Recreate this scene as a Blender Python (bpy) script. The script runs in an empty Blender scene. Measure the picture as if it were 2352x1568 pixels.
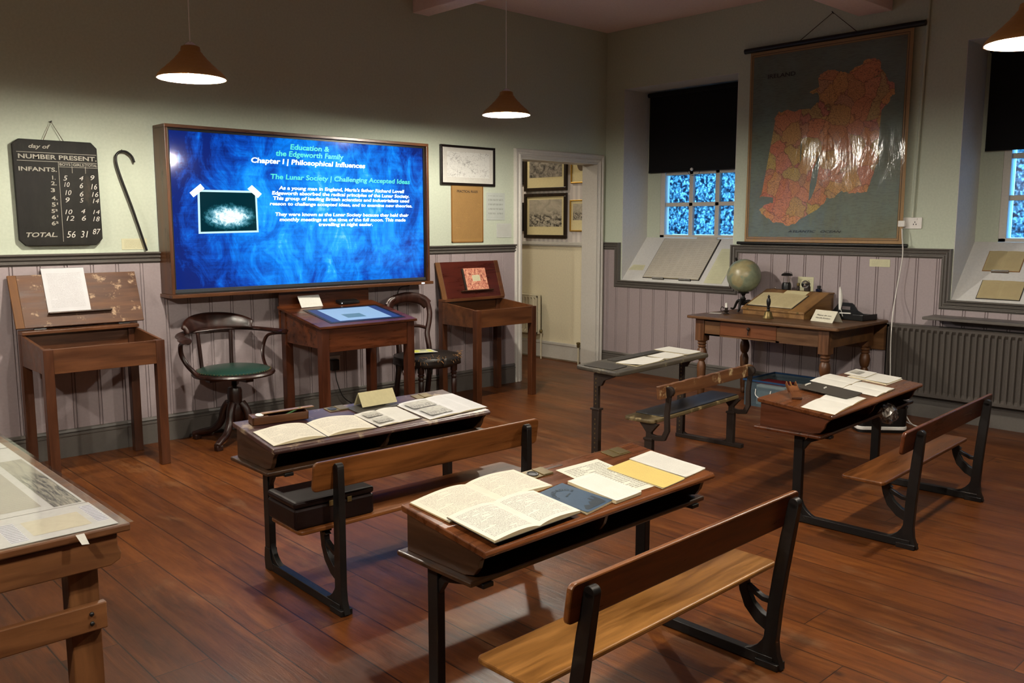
import bpy, bmesh, math, random
from mathutils import Vector, Matrix, Euler
random.seed(7)
R = math.radians
SC = bpy.context.scene
COL = SC.collection

# ------------------------------------------------------------ camera, world, exposure
cd = bpy.data.cameras.new('camera'); cam = bpy.data.objects.new('camera', cd); COL.objects.link(cam)
cam.location = (-6.9706, -6.0270, 1.5)
cam.rotation_euler = (R(90 - 7.63), 0, R(46.856 - 90))
cd.sensor_width = 36; cd.lens = 30.722; cd.clip_start = .05
SC.camera = cam
SC.view_settings.view_transform = 'Standard'
SC.view_settings.look = 'None'
SC.view_settings.gamma = 1
SC.view_settings.exposure = 0.0
SC.view_settings.use_curve_mapping = False
w = bpy.data.worlds.new('dusk_sky'); SC.world = w; w.use_nodes = True
w.node_tree.nodes['Background'].inputs[0].default_value = (.13, .50, 1.0, 1)
w.node_tree.nodes['Background'].inputs[1].default_value = 6.5
LAMP_COLOR = (1.0, .93, .80)
LAMP_STRENGTH = 2250.0
LAMPS = [(-4.96, -1.42, 2.257), (-2.55, -1.25, 2.285), (-2.753, -4.729, 2.258), (-5.15, -4.85, 2.26), (-7.4, -1.5, 2.26), (-7.5, -4.7, 2.26)]
CEIL = 3.413

# ------------------------------------------------------------ material helpers
def lin(c):
    return tuple(((x / 255) / 12.92 if x / 255 <= .04045 else ((x / 255 + .055) / 1.055) ** 2.4) for x in c) + (1,)
class NT:
    def __init__(s, name):
        s.m = bpy.data.materials.new(name); s.m.use_nodes = True
        s.t = s.m.node_tree; s.n = s.t.nodes; s.b = s.n['Principled BSDF']
    def new(s, typ, **kw):
        n = s.n.new(typ)
        for k, v in kw.items():
            if k.startswith('i_'):
                key = k[2:]; key = int(key) if key.isdigit() else key
                n.inputs[key].default_value = v
            else: setattr(n, k, v)
        return n
    def link(s, a, ao, b, bi): s.t.links.new(a.outputs[ao], b.inputs[bi])
    def coord(s, kind='Object', scale=(1, 1, 1), loc=(0, 0, 0), rot=(0, 0, 0)):
        t = s.new('ShaderNodeTexCoord'); mp = s.new('ShaderNodeMapping')
        mp.inputs['Scale'].default_value = scale; mp.inputs['Location'].default_value = loc; mp.inputs['Rotation'].default_value = rot
        s.link(t, kind, mp, 0); return mp
    def noise(s, vec, scale=5, detail=4, rough=.5, dist=0):
        n = s.new('ShaderNodeTexNoise'); n.inputs['Scale'].default_value = scale; n.inputs['Detail'].default_value = detail
        n.inputs['Roughness'].default_value = rough; n.inputs['Distortion'].default_value = dist
        if vec: s.link(vec, 0, n, 'Vector')
        return n
    def ramp(s, src, out, stops):
        r = s.new('ShaderNodeValToRGB'); e = r.color_ramp.elements
        while len(e) < len(stops): e.new(.5)
        for k, (p, c) in enumerate(stops): e[k].position = p; e[k].color = c if len(c) == 4 else tuple(c) + (1,)
        s.link(src, out, r, 0); return r
    def math(s, op, a, b=None, c=None):
        n = s.new('ShaderNodeMath', operation=op)
        for i, v in enumerate((a, b, c)):
            if v is None: continue
            if isinstance(v, (int, float)): n.inputs[i].default_value = v
            else: s.link(v[0], v[1], n, i)
        return n
    def mix(s, f, a, b, mode='MIX'):
        n = s.new('ShaderNodeMix', data_type='RGBA', blend_type=mode)
        for i, v in ((0, f), (6, a), (7, b)):
            if isinstance(v, tuple) and isinstance(v[0], bpy.types.Node): s.link(v[0], v[1], n, i)
            else: n.inputs[i].default_value = v
        return n
    def bump(s, src, out, strength=.3, dist=.01):
        b = s.new('ShaderNodeBump'); b.inputs['Strength'].default_value = strength; b.inputs['Distance'].default_value = dist
        s.link(src, out, b, 'Height'); s.link(b, 0, s.b, 'Normal'); return b
    def set(s, **kw):
        for k, v in kw.items(): s.b.inputs[k.replace('_', ' ')].default_value = v
        return s.m

def plain(name, c, rough=.6, metal=0, **kw):
    t = NT(name); t.b.inputs['Specular IOR Level'].default_value = kw.pop('Specular_IOR_Level', .4); t.set(Base_Color=lin(c), Roughness=rough, Metallic=metal, **kw)
    n = t.noise(t.coord(), 60, 3); r = t.ramp(n, 0, [(.3, tuple(x * .95 for x in lin(c)[:3])), (.7, tuple(min(1, x * 1.04) for x in lin(c)[:3]))])
    t.link(r, 0, t.b, 'Base Color')
    return t.m
WOOD_TONE = .5
def wood(name, dark, light, axis='x', rough=.38, fine=26, coarse=3.2, bump=.12, worn=None):
    t = NT(name); k = {'x': (.10, 1, 1), 'y': (1, .10, 1), 'z': (1, 1, .10)}[axis]
    mp = t.coord('Object', k)
    n1 = t.noise(mp, fine, 6, .62, .6); n2 = t.noise(mp, coarse * 2, 3, .5, 1.2)
    mx = t.math('ADD', (t.math('MULTIPLY', (n1, 0), .55), 0), (t.math('MULTIPLY', (n2, 0), .45), 0))
    dk = [c * WOOD_TONE for c in lin(dark)[:3]]; lt = [c * WOOD_TONE for c in lin(light)[:3]]
    r = t.ramp(mx, 0, [(.36, dk), (.50, [(a + b) / 2 for a, b in zip(dk, lt)]), (.62, lt)])
    out = (r, 0)
    if worn:
        n3 = t.noise(t.coord(), 9, 6, .7); rr = t.ramp(n3, 0, [(.56, (0, 0, 0)), (.64, (1, 1, 1))])
        out = (t.mix((rr, 0), (r, 0), lin(worn)), 2)
    t.link(out[0], out[1], t.b, 'Base Color')
    t.b.inputs['Roughness'].default_value = rough
    rn = t.ramp(n1, 0, [(.3, (rough * .8,) * 3), (.7, (min(1, rough * 1.25),) * 3)]); t.link(rn, 0, t.b, 'Roughness')
    t.bump(n1, 0, bump, .003)
    return t.m
def paper(name, c, ink=(60, 55, 50), rows=26, kind='hand', dens=.5, margin=.08, strength=.75, cols=1, rough=.75, heads=0):
    """a written or printed page laid out on UV 0..1: rows of broken ink inside the margins"""
    t = NT(name); tc = t.new('ShaderNodeTexCoord'); sp = t.new('ShaderNodeSeparateXYZ'); t.link(tc, 'UV', sp, 0)
    u, v = (sp, 0), (sp, 1)
    rowf = t.math('MULTIPLY', v, rows); row = t.math('FLOOR', (rowf, 0)); fr = t.math('FRACT', (rowf, 0))
    band = t.math('COMPARE', (fr, 0), .45, .24 if kind == 'hand' else .2)
    cv = t.new('ShaderNodeCombineXYZ')
    xs = t.math('MULTIPLY', u, 70 if kind == 'hand' else 95)
    if kind == 'hand': xs = t.math('ADD', (xs, 0), (t.math('MULTIPLY', (fr, 0), 1.1), 0))
    t.link(xs, 0, cv, 0); t.link(t.math('MULTIPLY', (rowf, 0), 2.3 if kind == 'hand' else 2.0), 0, cv, 1)
    n = t.new('ShaderNodeTexNoise'); n.inputs['Scale'].default_value = 1.0; n.inputs['Detail'].default_value = 2; t.link(cv, 0, n, 'Vector')
    ink1 = t.math('GREATER_THAN', (n, 0), 1 - dens * .95)
    cv2 = t.new('ShaderNodeCombineXYZ'); t.link(t.math('MULTIPLY', u, 3.0), 0, cv2, 0); t.link(t.math('MULTIPLY', (row, 0), 7.3), 0, cv2, 1)
    n2 = t.new('ShaderNodeTexNoise'); n2.inputs['Scale'].default_value = 1.0; t.link(cv2, 0, n2, 'Vector')
    has = t.math('GREATER_THAN', (n2, 0), .38 if kind == 'hand' else .30)
    mu = t.math('COMPARE', u, .5, .5 - margin); mv = t.math('COMPARE', v, .5, .5 - margin)
    f = t.math('MULTIPLY', (band, 0), (ink1, 0)); f = t.math('MULTIPLY', (f, 0), (has, 0)); f = t.math('MULTIPLY', (f, 0), (mu, 0)); f = t.math('MULTIPLY', (f, 0), (mv, 0))
    if cols > 1:
        cf = t.math('FRACT', (t.math('MULTIPLY', u, cols), 0)); cm = t.math('COMPARE', (cf, 0), .5, .43); f = t.math('MULTIPLY', (f, 0), (cm, 0))
    f = t.math('MULTIPLY', (f, 0), strength)
    c = (c[0], min(255, c[1] + (2 if c[2] > 165 else 0)), min(255, c[2] + (14 if c[2] > 165 else 0))); nb = t.noise(t.coord(), 14, 3); base = t.ramp(nb, 0, [(.3, tuple(x * .66 for x in lin(c)[:3])), (.7, tuple(x * .72 for x in lin(c)[:3]))])
    mx = t.mix((f, 0), (base, 0), lin(ink)); t.link(mx, 2, t.b, 'Base Color')
    t.b.inputs['Roughness'].default_value = rough
    return t.m
def picture(name, dark, light, scale=9, thr=(.42, .58), sky=.62, rough=.6):
    """a monochrome engraving: busy dark figures below, pale clouded sky above, on UV"""
    t = NT(name); mp = t.coord('UV', (1.3, 1, 1)); n = t.noise(mp, scale, 8, .75, .6); s = t.noise(mp, 3, 4, .6, 1)
    r = t.ramp(n, 0, [(thr[0], lin(dark)), (thr[1], lin(light))]); r2 = t.ramp(s, 0, [(.3, tuple((a * .45 + b * .55) for a, b in zip(lin(dark), lin(light)))), (.7, lin(light))])
    tc = t.new('ShaderNodeTexCoord'); sp = t.new('ShaderNodeSeparateXYZ'); t.link(tc, 'UV', sp, 0)
    h = t.math('ADD', (sp, 1), (t.math('MULTIPLY', (s, 0), .5), 0)); f = t.ramp(h, 0, [(sky, (0, 0, 0)), (sky + .2, (1, 1, 1))])
    mx = t.mix((f, 0), (r, 0), (r2, 0)); t.link(mx, 2, t.b, 'Base Color'); t.b.inputs['Roughness'].default_value = rough
    return t.m
def emit(name, c, s):
    t = NT(name); t.set(Base_Color=(0, 0, 0, 1), Emission_Color=c, Emission_Strength=s); return t.m

M = {}
M['wall'] = plain('sage_wall_paint', (182, 189, 171), .85)
M['wains'] = plain('lilac_grey_board_paint', (150, 137, 138), .5)
M['rail'] = plain('grey_trim_paint', (90, 85, 80), .38)
M['walld'] = plain('darkened_unseen_wall_paint', (92, 86, 76), .9)  # unseen walls are given a dark colour to cut bounced light
M['white'] = plain('white_gloss_paint', (190, 186, 178), .42)
M['ceil'] = plain('ceiling_paint', (232, 208, 202), .9)
M['cream'] = plain('cream_corridor_paint', (216, 206, 178), .8)
M['sill'] = plain('white_sill_paint', (196, 194, 190), .6)
M['black'] = plain('black_paint', (14, 13, 13), .4)
M['iron'] = plain('black_cast_iron', (24, 21, 20), .42, .35)
M['iron2'] = plain('brown_rusted_iron', (48, 38, 32), .55, .4)
M['brass'] = plain('old_brass', (112, 96, 60), .42, .7)
M['chrome'] = plain('polished_steel', (200, 200, 200), .12, 1)
M['rad'] = plain('grey_radiator_paint', (72, 66, 61), .4)
M['radw'] = plain('cream_radiator_paint', (205, 196, 170), .4)
M['oak'] = wood('golden_oak', (118, 74, 30), (208, 144, 72), 'x', .34, bump=.2)
M['oakd'] = wood('dark_oak', (50, 30, 16), (96, 60, 33), 'x', .38)
M['mahog'] = wood('red_mahogany', (66, 32, 15), (128, 66, 32), 'x', .3)
M['mahogy'] = wood('red_mahogany_side', (66, 32, 15), (128, 66, 32), 'y', .34)
M['oakdy'] = wood('dark_oak_side', (50, 30, 16), (96, 60, 33), 'y', .38)
M['mahogz'] = wood('red_mahogany_upright', (60, 28, 15), (112, 56, 28), 'z', .34)
M['board'] = wood('orange_brown_bench_wood', (88, 48, 20), (166, 100, 48), 'x', .32, bump=.2)
M['desktop'] = wood('reddish_desk_top_wood', (90, 46, 20), (150, 86, 42), 'x', .28)
M['purple'] = wood('purplish_worn_desk_top', (74, 44, 40), (112, 76, 72), 'x', .33, worn=(140, 120, 96))
M['pine'] = wood('pine_table_wood', (92, 58, 30), (146, 100, 56), 'y', .45)
M['pinez'] = wood('pine_leg_wood', (84, 50, 26), (140, 90, 50), 'z', .42)
M['exz'] = wood('brown_exhibit_table_wood', (92, 52, 24), (150, 96, 50), 'z', .5)
M['exx'] = wood('brown_exhibit_table_rail_wood', (92, 52, 24), (156, 100, 54), 'x', .5)
M['tvw'] = wood('television_surround_wood', (82, 46, 22), (128, 78, 40), 'x', .32)
M['tvz'] = wood('television_surround_upright_wood', (82, 46, 22), (128, 78, 40), 'z', .32)
M['lidw'] = wood('worn_brown_lid_wood', (88, 56, 40), (140, 98, 70), 'x', .5, worn=(168, 140, 112)); M['lidw'].node_tree.nodes['Principled BSDF'].inputs['Specular IOR Level'].default_value = .25
M['lidr'] = wood('red_brown_lid_wood', (70, 24, 18), (110, 44, 30), 'x', .3)
M['lidend'] = wood('pale_brown_lid_end_wood', (120, 80, 48), (160, 112, 72), 'y', .55)
M['lidend'].node_tree.nodes['Principled BSDF'].inputs['Specular IOR Level'].default_value = .12
M['case'] = wood('brown_desk_case_wood', (84, 46, 22), (134, 80, 42), 'x', .36)
M['casez'] = wood('brown_desk_leg_wood', (70, 36, 18), (118, 66, 34), 'z', .36)
M['grey_wood'] = wood('weathered_grey_brown_wood', (62, 54, 44), (110, 98, 78), 'x', .55, worn=(128, 118, 92))
M['seatworn'] = wood('worn_paint_seat_wood', (84, 68, 40), (150, 128, 84), 'x', .5, worn=(176, 156, 110))
M['chip'] = wood('chipped_backrest_wood', (104, 60, 34), (160, 104, 60), 'x', .45, worn=(186, 160, 118))
M['ledgerw'] = wood('golden_pine_box_wood', (140, 96, 50), (190, 142, 84), 'y', .4)
M['shade'] = plain('bamboo_lamp_shade', (150, 108, 60), .6, Specular_IOR_Level=.2)
M['chairw'] = wood('dark_mahogany_chair_wood', (34, 15, 10), (68, 32, 20), 'z', .36)
M['slate'] = plain('grey_writing_slate', (56, 52, 47), .5, Specular_IOR_Level=.2)
M['slateb'] = NT('black_slate_board').m
def _sl():
    t = NT('black_chalked_slate'); n = t.noise(t.coord('Object', (1, 1, .35)), 9, 6, .7); r = t.ramp(n, 0, [(.35, lin((20, 18, 16))), (.6, lin((30, 28, 25))), (.75, lin((62, 54, 44)))])
    t.b.inputs['Specular IOR Level'].default_value = .15
    t.link(r, 0, t.b, 'Base Color'); t.b.inputs['Roughness'].default_value = .6; return t.m
M['slateb'] = _sl()
M['chalk'] = plain('white_chalk', (196, 192, 182), .9)
M['chalkdim'] = plain('faded_white_lettering_paint', (150, 146, 134), .8)
M['green'] = plain('dark_green_leather', (28, 56, 46), .33)
M['leather'] = plain('black_worn_leather', (26, 22, 19), .38)
M['straw'] = plain('straw_stuffing', (120, 86, 50), .9)
M['cream_card'] = plain('cream_card', (200, 190, 148), .8)
M['ink'] = plain('black_ink', (34, 32, 30), .8)
M['whitep'] = plain('white_plastic', (220, 216, 210), .3)
M['blind'] = plain('black_blind_fabric', (7, 7, 10), .95)
M['twine'] = plain('brown_twine', (72, 54, 38), .9)
M['globe'] = NT('globe_map').m
M['pg_hand'] = paper('handwritten_page', (232, 222, 190), (110, 102, 98), 26, 'hand', .54, strength=.6)
M['pg_hand2'] = paper('pencilled_page', (234, 226, 200), (84, 80, 78), 34, 'hand', .55, strength=.75)
M['pg_print'] = paper('printed_page', (228, 222, 200), (110, 106, 98), 38, 'print', .52, strength=.5)
M['pg_print2'] = paper('printed_two_column_page', (232, 228, 214), (120, 118, 114), 44, 'print', .54, cols=2, strength=.5)
M['pg_pale'] = paper('faintly_printed_page', (236, 230, 208), (170, 164, 146), 28, 'print', .52, strength=.6)
M['pg_yellow'] = paper('yellow_printed_cover', (226, 198, 112), (150, 120, 60), 26, 'print', .5, strength=.4)
M['pg_old'] = paper('old_brown_printed_sheet', (176, 136, 78), (96, 66, 36), 44, 'print', .55, .06, .6)
M['pg_reg'] = paper('ruled_register_page', (206, 196, 168), (120, 112, 96), 22, 'print', .5, .04, .6, cols=4)
M['pg_alpha'] = paper('alphabet_exercise_sheet', (230, 226, 196), (96, 90, 80), 26, 'hand', .58, .07, .8)
M['note'] = paper('cream_caption_card', (226, 220, 170), (120, 114, 84), 9, 'print', .52, .1, .7)
M['notew'] = paper('pale_caption_card', (214, 214, 194), (150, 146, 130), 9, 'print', .5, .1, .5)
M['card_ed'] = plain('page_edges', (206, 192, 156), .85)
M['cover'] = plain('dark_book_cover', (38, 34, 32), .6)
M['brown_cover'] = plain('brown_book_cover', (128, 88, 40), .6)
M['bluec'] = plain('blue_exercise_book_cover', (42, 62, 82), .55)
M['blued'] = plain('dark_blue_printing', (22, 34, 44), .6)
M['engrave'] = picture('grey_engraving', (34, 30, 28), (196, 186, 166))
M['engrave2'] = picture('grey_engraving_of_tall_buildings', (40, 36, 34), (170, 160, 146), 5, (.4, .6), .9)
M['photo'] = picture('grey_printed_photograph', (62, 60, 58), (176, 172, 160), 12)
M['mount'] = plain('cream_picture_mount', (222, 208, 160), .8)
M['mountw'] = plain('white_picture_mount', (200, 198, 190), .8)
M['gold'] = plain('gold_frame', (186, 146, 66), .35, .6)
M['frame_b'] = plain('black_picture_frame', (22, 16, 14), .3)
M['frame_br'] = wood('dark_brown_picture_frame', (30, 18, 12), (62, 38, 24), 'z', .3)
def _glass(name, c=(1, 1, 1, 1), rough=.02):
    t = NT(name); t.set(Base_Color=c, Roughness=rough, IOR=1.45); t.b.inputs['Transmission Weight'].default_value = 1; return t.m
M['glass'] = _glass('clear_glass')
M['gglass'] = _glass('greenish_glass', (.6, .75, .62, 1), .08)
def _sheet():
    t = NT('clear_plastic_cover'); tr = t.new('ShaderNodeBsdfTransparent'); gl = t.new('ShaderNodeBsdfGlossy'); gl.inputs['Roughness'].default_value = .06
    lw = t.new('ShaderNodeLayerWeight'); fr = t.math('MULTIPLY_ADD', (t.math('POWER', (lw, 1), 5), 0), .93, .035); mx = t.new('ShaderNodeMixShader')
    t.link(fr, 0, mx, 0); t.link(tr, 0, mx, 1); t.link(gl, 0, mx, 2)
    n = t.noise(t.coord(), 3, 3); b = t.new('ShaderNodeBump'); b.inputs['Strength'].default_value = .12; b.inputs['Distance'].default_value = .01; t.link(n, 0, b, 'Height'); t.link(b, 0, gl, 'Normal')
    t.link(mx, 0, t.n['Material Output'], 0); return t.m
M['plastic'] = _sheet()
def _floor():
    t = NT('varnished_floorboards'); tc = t.new('ShaderNodeTexCoord'); sp = t.new('ShaderNodeSeparateXYZ'); t.link(tc, 'Object', sp, 0)
    W = .195
    px = t.math('MULTIPLY', (t.math('ADD', (sp, 0), 5.772), 0), 1 / W); pid = t.math('FLOOR', (px, 0)); pf = t.math('FRACT', (px, 0))
    wn = t.new('ShaderNodeTexWhiteNoise', noise_dimensions='1D'); t.link(pid, 0, wn, 'W')
    yo = t.math('ADD', (sp, 1), (t.math('MULTIPLY', (wn, 0), 3.7), 0)); yl = t.math('MULTIPLY', (yo, 0), 1 / 2.6); yid = t.math('FLOOR', (yl, 0)); yf = t.math('FRACT', (yl, 0))
    wn2 = t.new('ShaderNodeTexWhiteNoise', noise_dimensions='2D'); cv = t.new('ShaderNodeCombineXYZ'); t.link(pid, 0, cv, 0); t.link(yid, 0, cv, 1); t.link(cv, 0, wn2, 'Vector')
    # grain along y, shifted per board
    cg = t.new('ShaderNodeCombineXYZ'); t.link(t.math('ADD', (sp, 0), (t.math('MULTIPLY', (wn2, 0), 9), 0)), 0, cg, 0); t.link(t.math('MULTIPLY', (sp, 1), .09), 0, cg, 1)
    n1 = t.noise(cg, 34, 7, .65, .9); n2 = t.noise(cg, 7, 4, .5, 1.4)
    mxv = t.math('ADD', (t.math('MULTIPLY', (n1, 0), .6), 0), (t.math('MULTIPLY', (n2, 0), .4), 0))
    r = t.ramp(mxv, 0, [(.28, lin((52, 28, 10))), (.5, lin((94, 52, 20))), (.72, lin((118, 72, 31)))])
    tone = t.ramp(wn2, 0, [(0, (.82, .76, .72)), (1, (1.12, 1.05, 1.0))]); c1 = t.mix(1.0, (r, 0), (tone, 0), 'MULTIPLY')
    big = t.noise(t.coord('Object', (1, .45, 1)), 2.2, 6, .7, .5); br = t.ramp(big, 0, [(.35, (.7, .66, .64)), (.62, (1.05, 1.05, 1.05))]); c2 = t.mix(1.0, (c1, 2), (br, 0), 'MULTIPLY')
    # worn greyish patches and knots
    wr = t.noise(t.coord('Object', (1, .3, 1)), 3.5, 8, .75, .4); wf = t.ramp(wr, 0, [(.56, (0, 0, 0)), (.68, (.55, .55, .55))]); c3 = t.mix((wf, 0), (c2, 2), lin((122, 88, 58)))
    vo = t.new('ShaderNodeTexVoronoi', feature='F1'); vo.inputs['Scale'].default_value = 3.1; vm = t.coord('Object', (1, .8, 1)); t.link(vm, 0, vo, 'Vector'); kf = t.ramp(vo, 0, [(.02, (.85, .85, .85)), (.075, (0, 0, 0))]); c4 = t.mix((kf, 0), (c3, 2), lin((48, 24, 12)))
    # seams
    d = t.math('ABSOLUTE', (t.math('SUBTRACT', (pf, 0), .5), 0)); s1 = t.math('GREATER_THAN', (d, 0), .5 - .013)
    d2 = t.math('ABSOLUTE', (t.math('SUBTRACT', (yf, 0), .5), 0)); s2 = t.math('GREATER_THAN', (d2, 0), .5 - .0007)
    sm = t.math('MAXIMUM', (s1, 0), (s2, 0)); c5 = t.mix((t.math('MULTIPLY', (sm, 0), .85), 0), (c4, 2), lin((22, 12, 8)))
    t.link(c5, 2, t.b, 'Base Color')
    t.b.inputs['Specular IOR Level'].default_value = .22
    rr = t.ramp(wr, 0, [(.35, (.32, .32, .32)), (.62, (.44, .44, .44))]); t.link(rr, 0, t.b, 'Roughness')
    hh = t.math('SUBTRACT', (n1, 0), (t.math('MULTIPLY', (sm, 0), 2.5), 0)); t.bump(hh, 0, .3, .004)
    return t.m
M['floor'] = _floor()
def _pane():
    t = NT('patterned_obscure_glass'); mp = t.coord('Object'); vo = t.new('ShaderNodeTexVoronoi', feature='SMOOTH_F1'); vo.inputs['Scale'].default_value = 44
    ns = t.noise(mp, 30, 3); mx = t.mix(.06, (mp, 0), (ns, 1)); t.link(mx, 2, vo, 'Vector')
    r = t.ramp(vo, 0, [(.10, (1, 1, 1)), (.36, (.34, .46, .50)), (.62, (.03, .08, .12))])
    tr = t.new('ShaderNodeBsdfTranslucent'); t.link(r, 0, tr, 0); gl = t.new('ShaderNodeBsdfGlossy'); gl.inputs['Roughness'].default_value = .2
    ms = t.new('ShaderNodeMixShader'); ms.inputs[0].default_value = .06; t.link(tr, 0, ms, 1); t.link(gl, 0, ms, 2); t.link(ms, 0, t.n['Material Output'], 0)
    return t.m
M['pane'] = _pane()
def _screen():
    t = NT('lit_blue_blackboard_screen'); tc = t.new('ShaderNodeTexCoord'); sp = t.new('ShaderNodeSeparateXYZ'); t.link(tc, 'UV', sp, 0)
    a = t.coord('UV', (3, 1, 1), rot=(0, 0, .5)); n1 = t.noise(a, 3.2, 9, .68, 1.2)
    b = t.coord('UV', (9, 1.6, 1), rot=(0, 0, -.6)); n2 = t.noise(b, 2.2, 6, .7, .5)
    c = t.coord('UV', (2.5, 22, 1), rot=(0, 0, .15)); n3 = t.noise(c, 1.6, 6, .7, .4)
    s = t.math('ADD', (t.math('MULTIPLY', (n1, 0), .64), 0), (t.math('ADD', (t.math('MULTIPLY', (n2, 0), .20), 0), (t.math('MULTIPLY', (n3, 0), .16), 0)), 0))
    dx = t.math('SUBTRACT', (sp, 0), .58); dy = t.math('SUBTRACT', (sp, 1), .45)
    q = t.math('ADD', (t.math('MULTIPLY', (t.math('MULTIPLY', (dx, 0), (dx, 0)), 0), .75), 0), (t.math('MULTIPLY', (t.math('MULTIPLY', (dy, 0), (dy, 0)), 0), .35), 0))
    s2 = t.math('SUBTRACT', (s, 0), (q, 0))
    r = t.ramp(s2, 0, [(.24, (.0, .010, .12)), (.33, (.0, .05, .36)), (.43, (.0, .15, .62)), (.53, (.01, .30, .88)), (.66, (.25, .70, 1.0))])
    t.link(r, 0, t.b, 'Emission Color'); t.set(Base_Color=(.004, .004, .006, 1), Emission_Strength=1.5, Roughness=.07); return t.m
M['screen'] = _screen()
def _scrpic():
    t = NT('glowing_night_gathering_picture'); tc = t.new('ShaderNodeTexCoord'); sp = t.new('ShaderNodeSeparateXYZ'); t.link(tc, 'UV', sp, 0)
    n = t.noise(t.coord('UV', (1.4, 1, 1)), 9, 7, .75, .5)
    dx = t.math('MULTIPLY', (t.math('SUBTRACT', (sp, 0), .52), 0), 1.6); dy = t.math('MULTIPLY', (t.math('SUBTRACT', (sp, 1), .38), 0), 2.3)
    q = t.math('ADD', (t.math('MULTIPLY', (dx, 0), (dx, 0)), 0), (t.math('MULTIPLY', (dy, 0), (dy, 0)), 0))
    s = t.math('SUBTRACT', (t.math('ADD', (t.math('MULTIPLY', (n, 0), 1.1), 0), .12), 0), (q, 0))
    r = t.ramp(s, 0, [(.05, (.0, .02, .03)), (.25, (.01, .09, .12)), (.42, (.12, .35, .45)), (.60, (.8, 1, 1)), (.7, (1, 1, 1))])
    t.link(r, 0, t.b, 'Emission Color'); t.set(Base_Color=(0, 0, 0, 1), Emission_Strength=1.3, Roughness=.1); return t.m
M['scrpic'] = _scrpic()
M['e_white'] = emit('white_screen_lettering', (.85, .97, 1, 1), 2.2)
M['e_green'] = emit('turquoise_screen_lettering', (.03, .72, .62, 1), 1.15)
M['e_tab'] = emit('pale_blue_tablet_page', (.42, .68, 1, 1), .72)
M['e_tabd'] = emit('deep_blue_tablet_border', (.02, .07, .3, 1), .6)
M['e_tabp'] = emit('grey_tablet_picture', (.12, .28, .4, 1), .8)
M['bulb'] = emit('lit_lamp_bulb', LAMP_COLOR + (1,), LAMP_STRENGTH)
M['shadein'] = plain('white_shade_lining', (236, 232, 220), .7)
def _globe():
    t = NT('faded_globe_map'); n = t.noise(t.coord(), 5.5, 4, .5, .3); f = t.ramp(n, 0, [(.52, (0, 0, 0)), (.58, (.8, .8, .8))]); n2 = t.noise(t.coord(), 30, 3)
    sea = t.ramp(n2, 0, [(.3, lin((108, 116, 96))), (.7, lin((126, 134, 112)))]); land = t.ramp(n2, 0, [(.3, lin((142, 128, 90))), (.7, lin((156, 144, 106)))])
    mx = t.mix((f, 0), (sea, 0), (land, 0)); t.link(mx, 2, t.b, 'Base Color'); t.set(Roughness=.35); return t.m
M['globe'] = _globe()
def _land():
    t = NT('coloured_counties'); mp = t.coord('Object'); ns = t.noise(mp, 6, 3, .6); mxv = t.mix(.12, (mp, 0), (ns, 1))
    vo = t.new('ShaderNodeTexVoronoi', feature='F1'); vo.inputs['Scale'].default_value = 8.5; t.link(mxv, 2, vo, 'Vector')
    ve = t.new('ShaderNodeTexVoronoi', feature='DISTANCE_TO_EDGE'); ve.inputs['Scale'].default_value = 8.5; t.link(mxv, 2, ve, 'Vector')
    hs = t.new('ShaderNodeSeparateColor'); t.link(vo, 'Color', hs, 0)
    r = t.ramp(hs, 0, [(0, lin((216, 150, 84))), (.22, lin((210, 122, 90))), (.4, lin((196, 166, 84))), (.6, lin((220, 148, 92))), (.8, lin((204, 120, 104))), (1, lin((190, 160, 96)))])
    e = t.ramp(ve, 0, [(.0, (.3, .2, .15)), (.035, (1, 1, 1))])
    tx = t.noise(t.coord('Object', (1, 1, 3.2)), 85, 4, .7); tr = t.ramp(tx, 0, [(.42, (.18, .15, .12)), (.50, (1, 1, 1))])
    m1 = t.mix(.75, (r, 0), (e, 0), 'MULTIPLY'); m1 = t.mix(1.0, (m1, 2), (.80, .76, .62, 1), 'MULTIPLY'); m2 = t.mix(.8, (m1, 2), (tr, 0), 'MULTIPLY'); t.link(m2, 2, t.b, 'Base Color'); t.set(Roughness=.6); return t.m
M['land'] = _land()
def _sea():
    t = NT('map_sea'); n = t.noise(t.coord(), 3, 5, .6); n2 = t.noise(t.coord('Object', (1, .5, 3)), 40, 3, .7); r0 = t.ramp(n, 0, [(.3, lin((88, 90, 68))), (.7, lin((94, 108, 98)))]); r1 = t.ramp(n2, 0, [(.40, (.6, .62, .6)), (.5, (1, 1, 1))]); r = t.mix(.55, (r0, 0), (r1, 0), 'MULTIPLY')
    t.link(r, 2, t.b, 'Base Color'); t.set(Roughness=.6); return t.m
M['sea'] = _sea()
M['mapb'] = plain('brown_map_border', (146, 114, 72), .6)
def _lam():
    t = NT('crinkled_clear_lamination'); tr = t.new('ShaderNodeBsdfTransparent'); gl = t.new('ShaderNodeBsdfGlossy'); gl.inputs['Roughness'].default_value = .13
    lw = t.new('ShaderNodeLayerWeight'); fr = t.math('MULTIPLY_ADD', (t.math('POWER', (lw, 1), 5), 0), .9, .03); mx = t.new('ShaderNodeMixShader')
    n = t.noise(t.coord('Object', (1, 1, .35)), 7, 4, .6, .5); b = t.new('ShaderNodeBump'); b.inputs['Strength'].default_value = .6; b.inputs['Distance'].default_value = .012; t.link(n, 0, b, 'Height')
    t.link(b, 0, gl, 'Normal'); t.link(fr, 0, mx, 0); t.link(tr, 0, mx, 1); t.link(gl, 0, mx, 2); t.link(mx, 0, t.n['Material Output'], 0); return t.m
M['lam'] = _lam()
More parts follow.
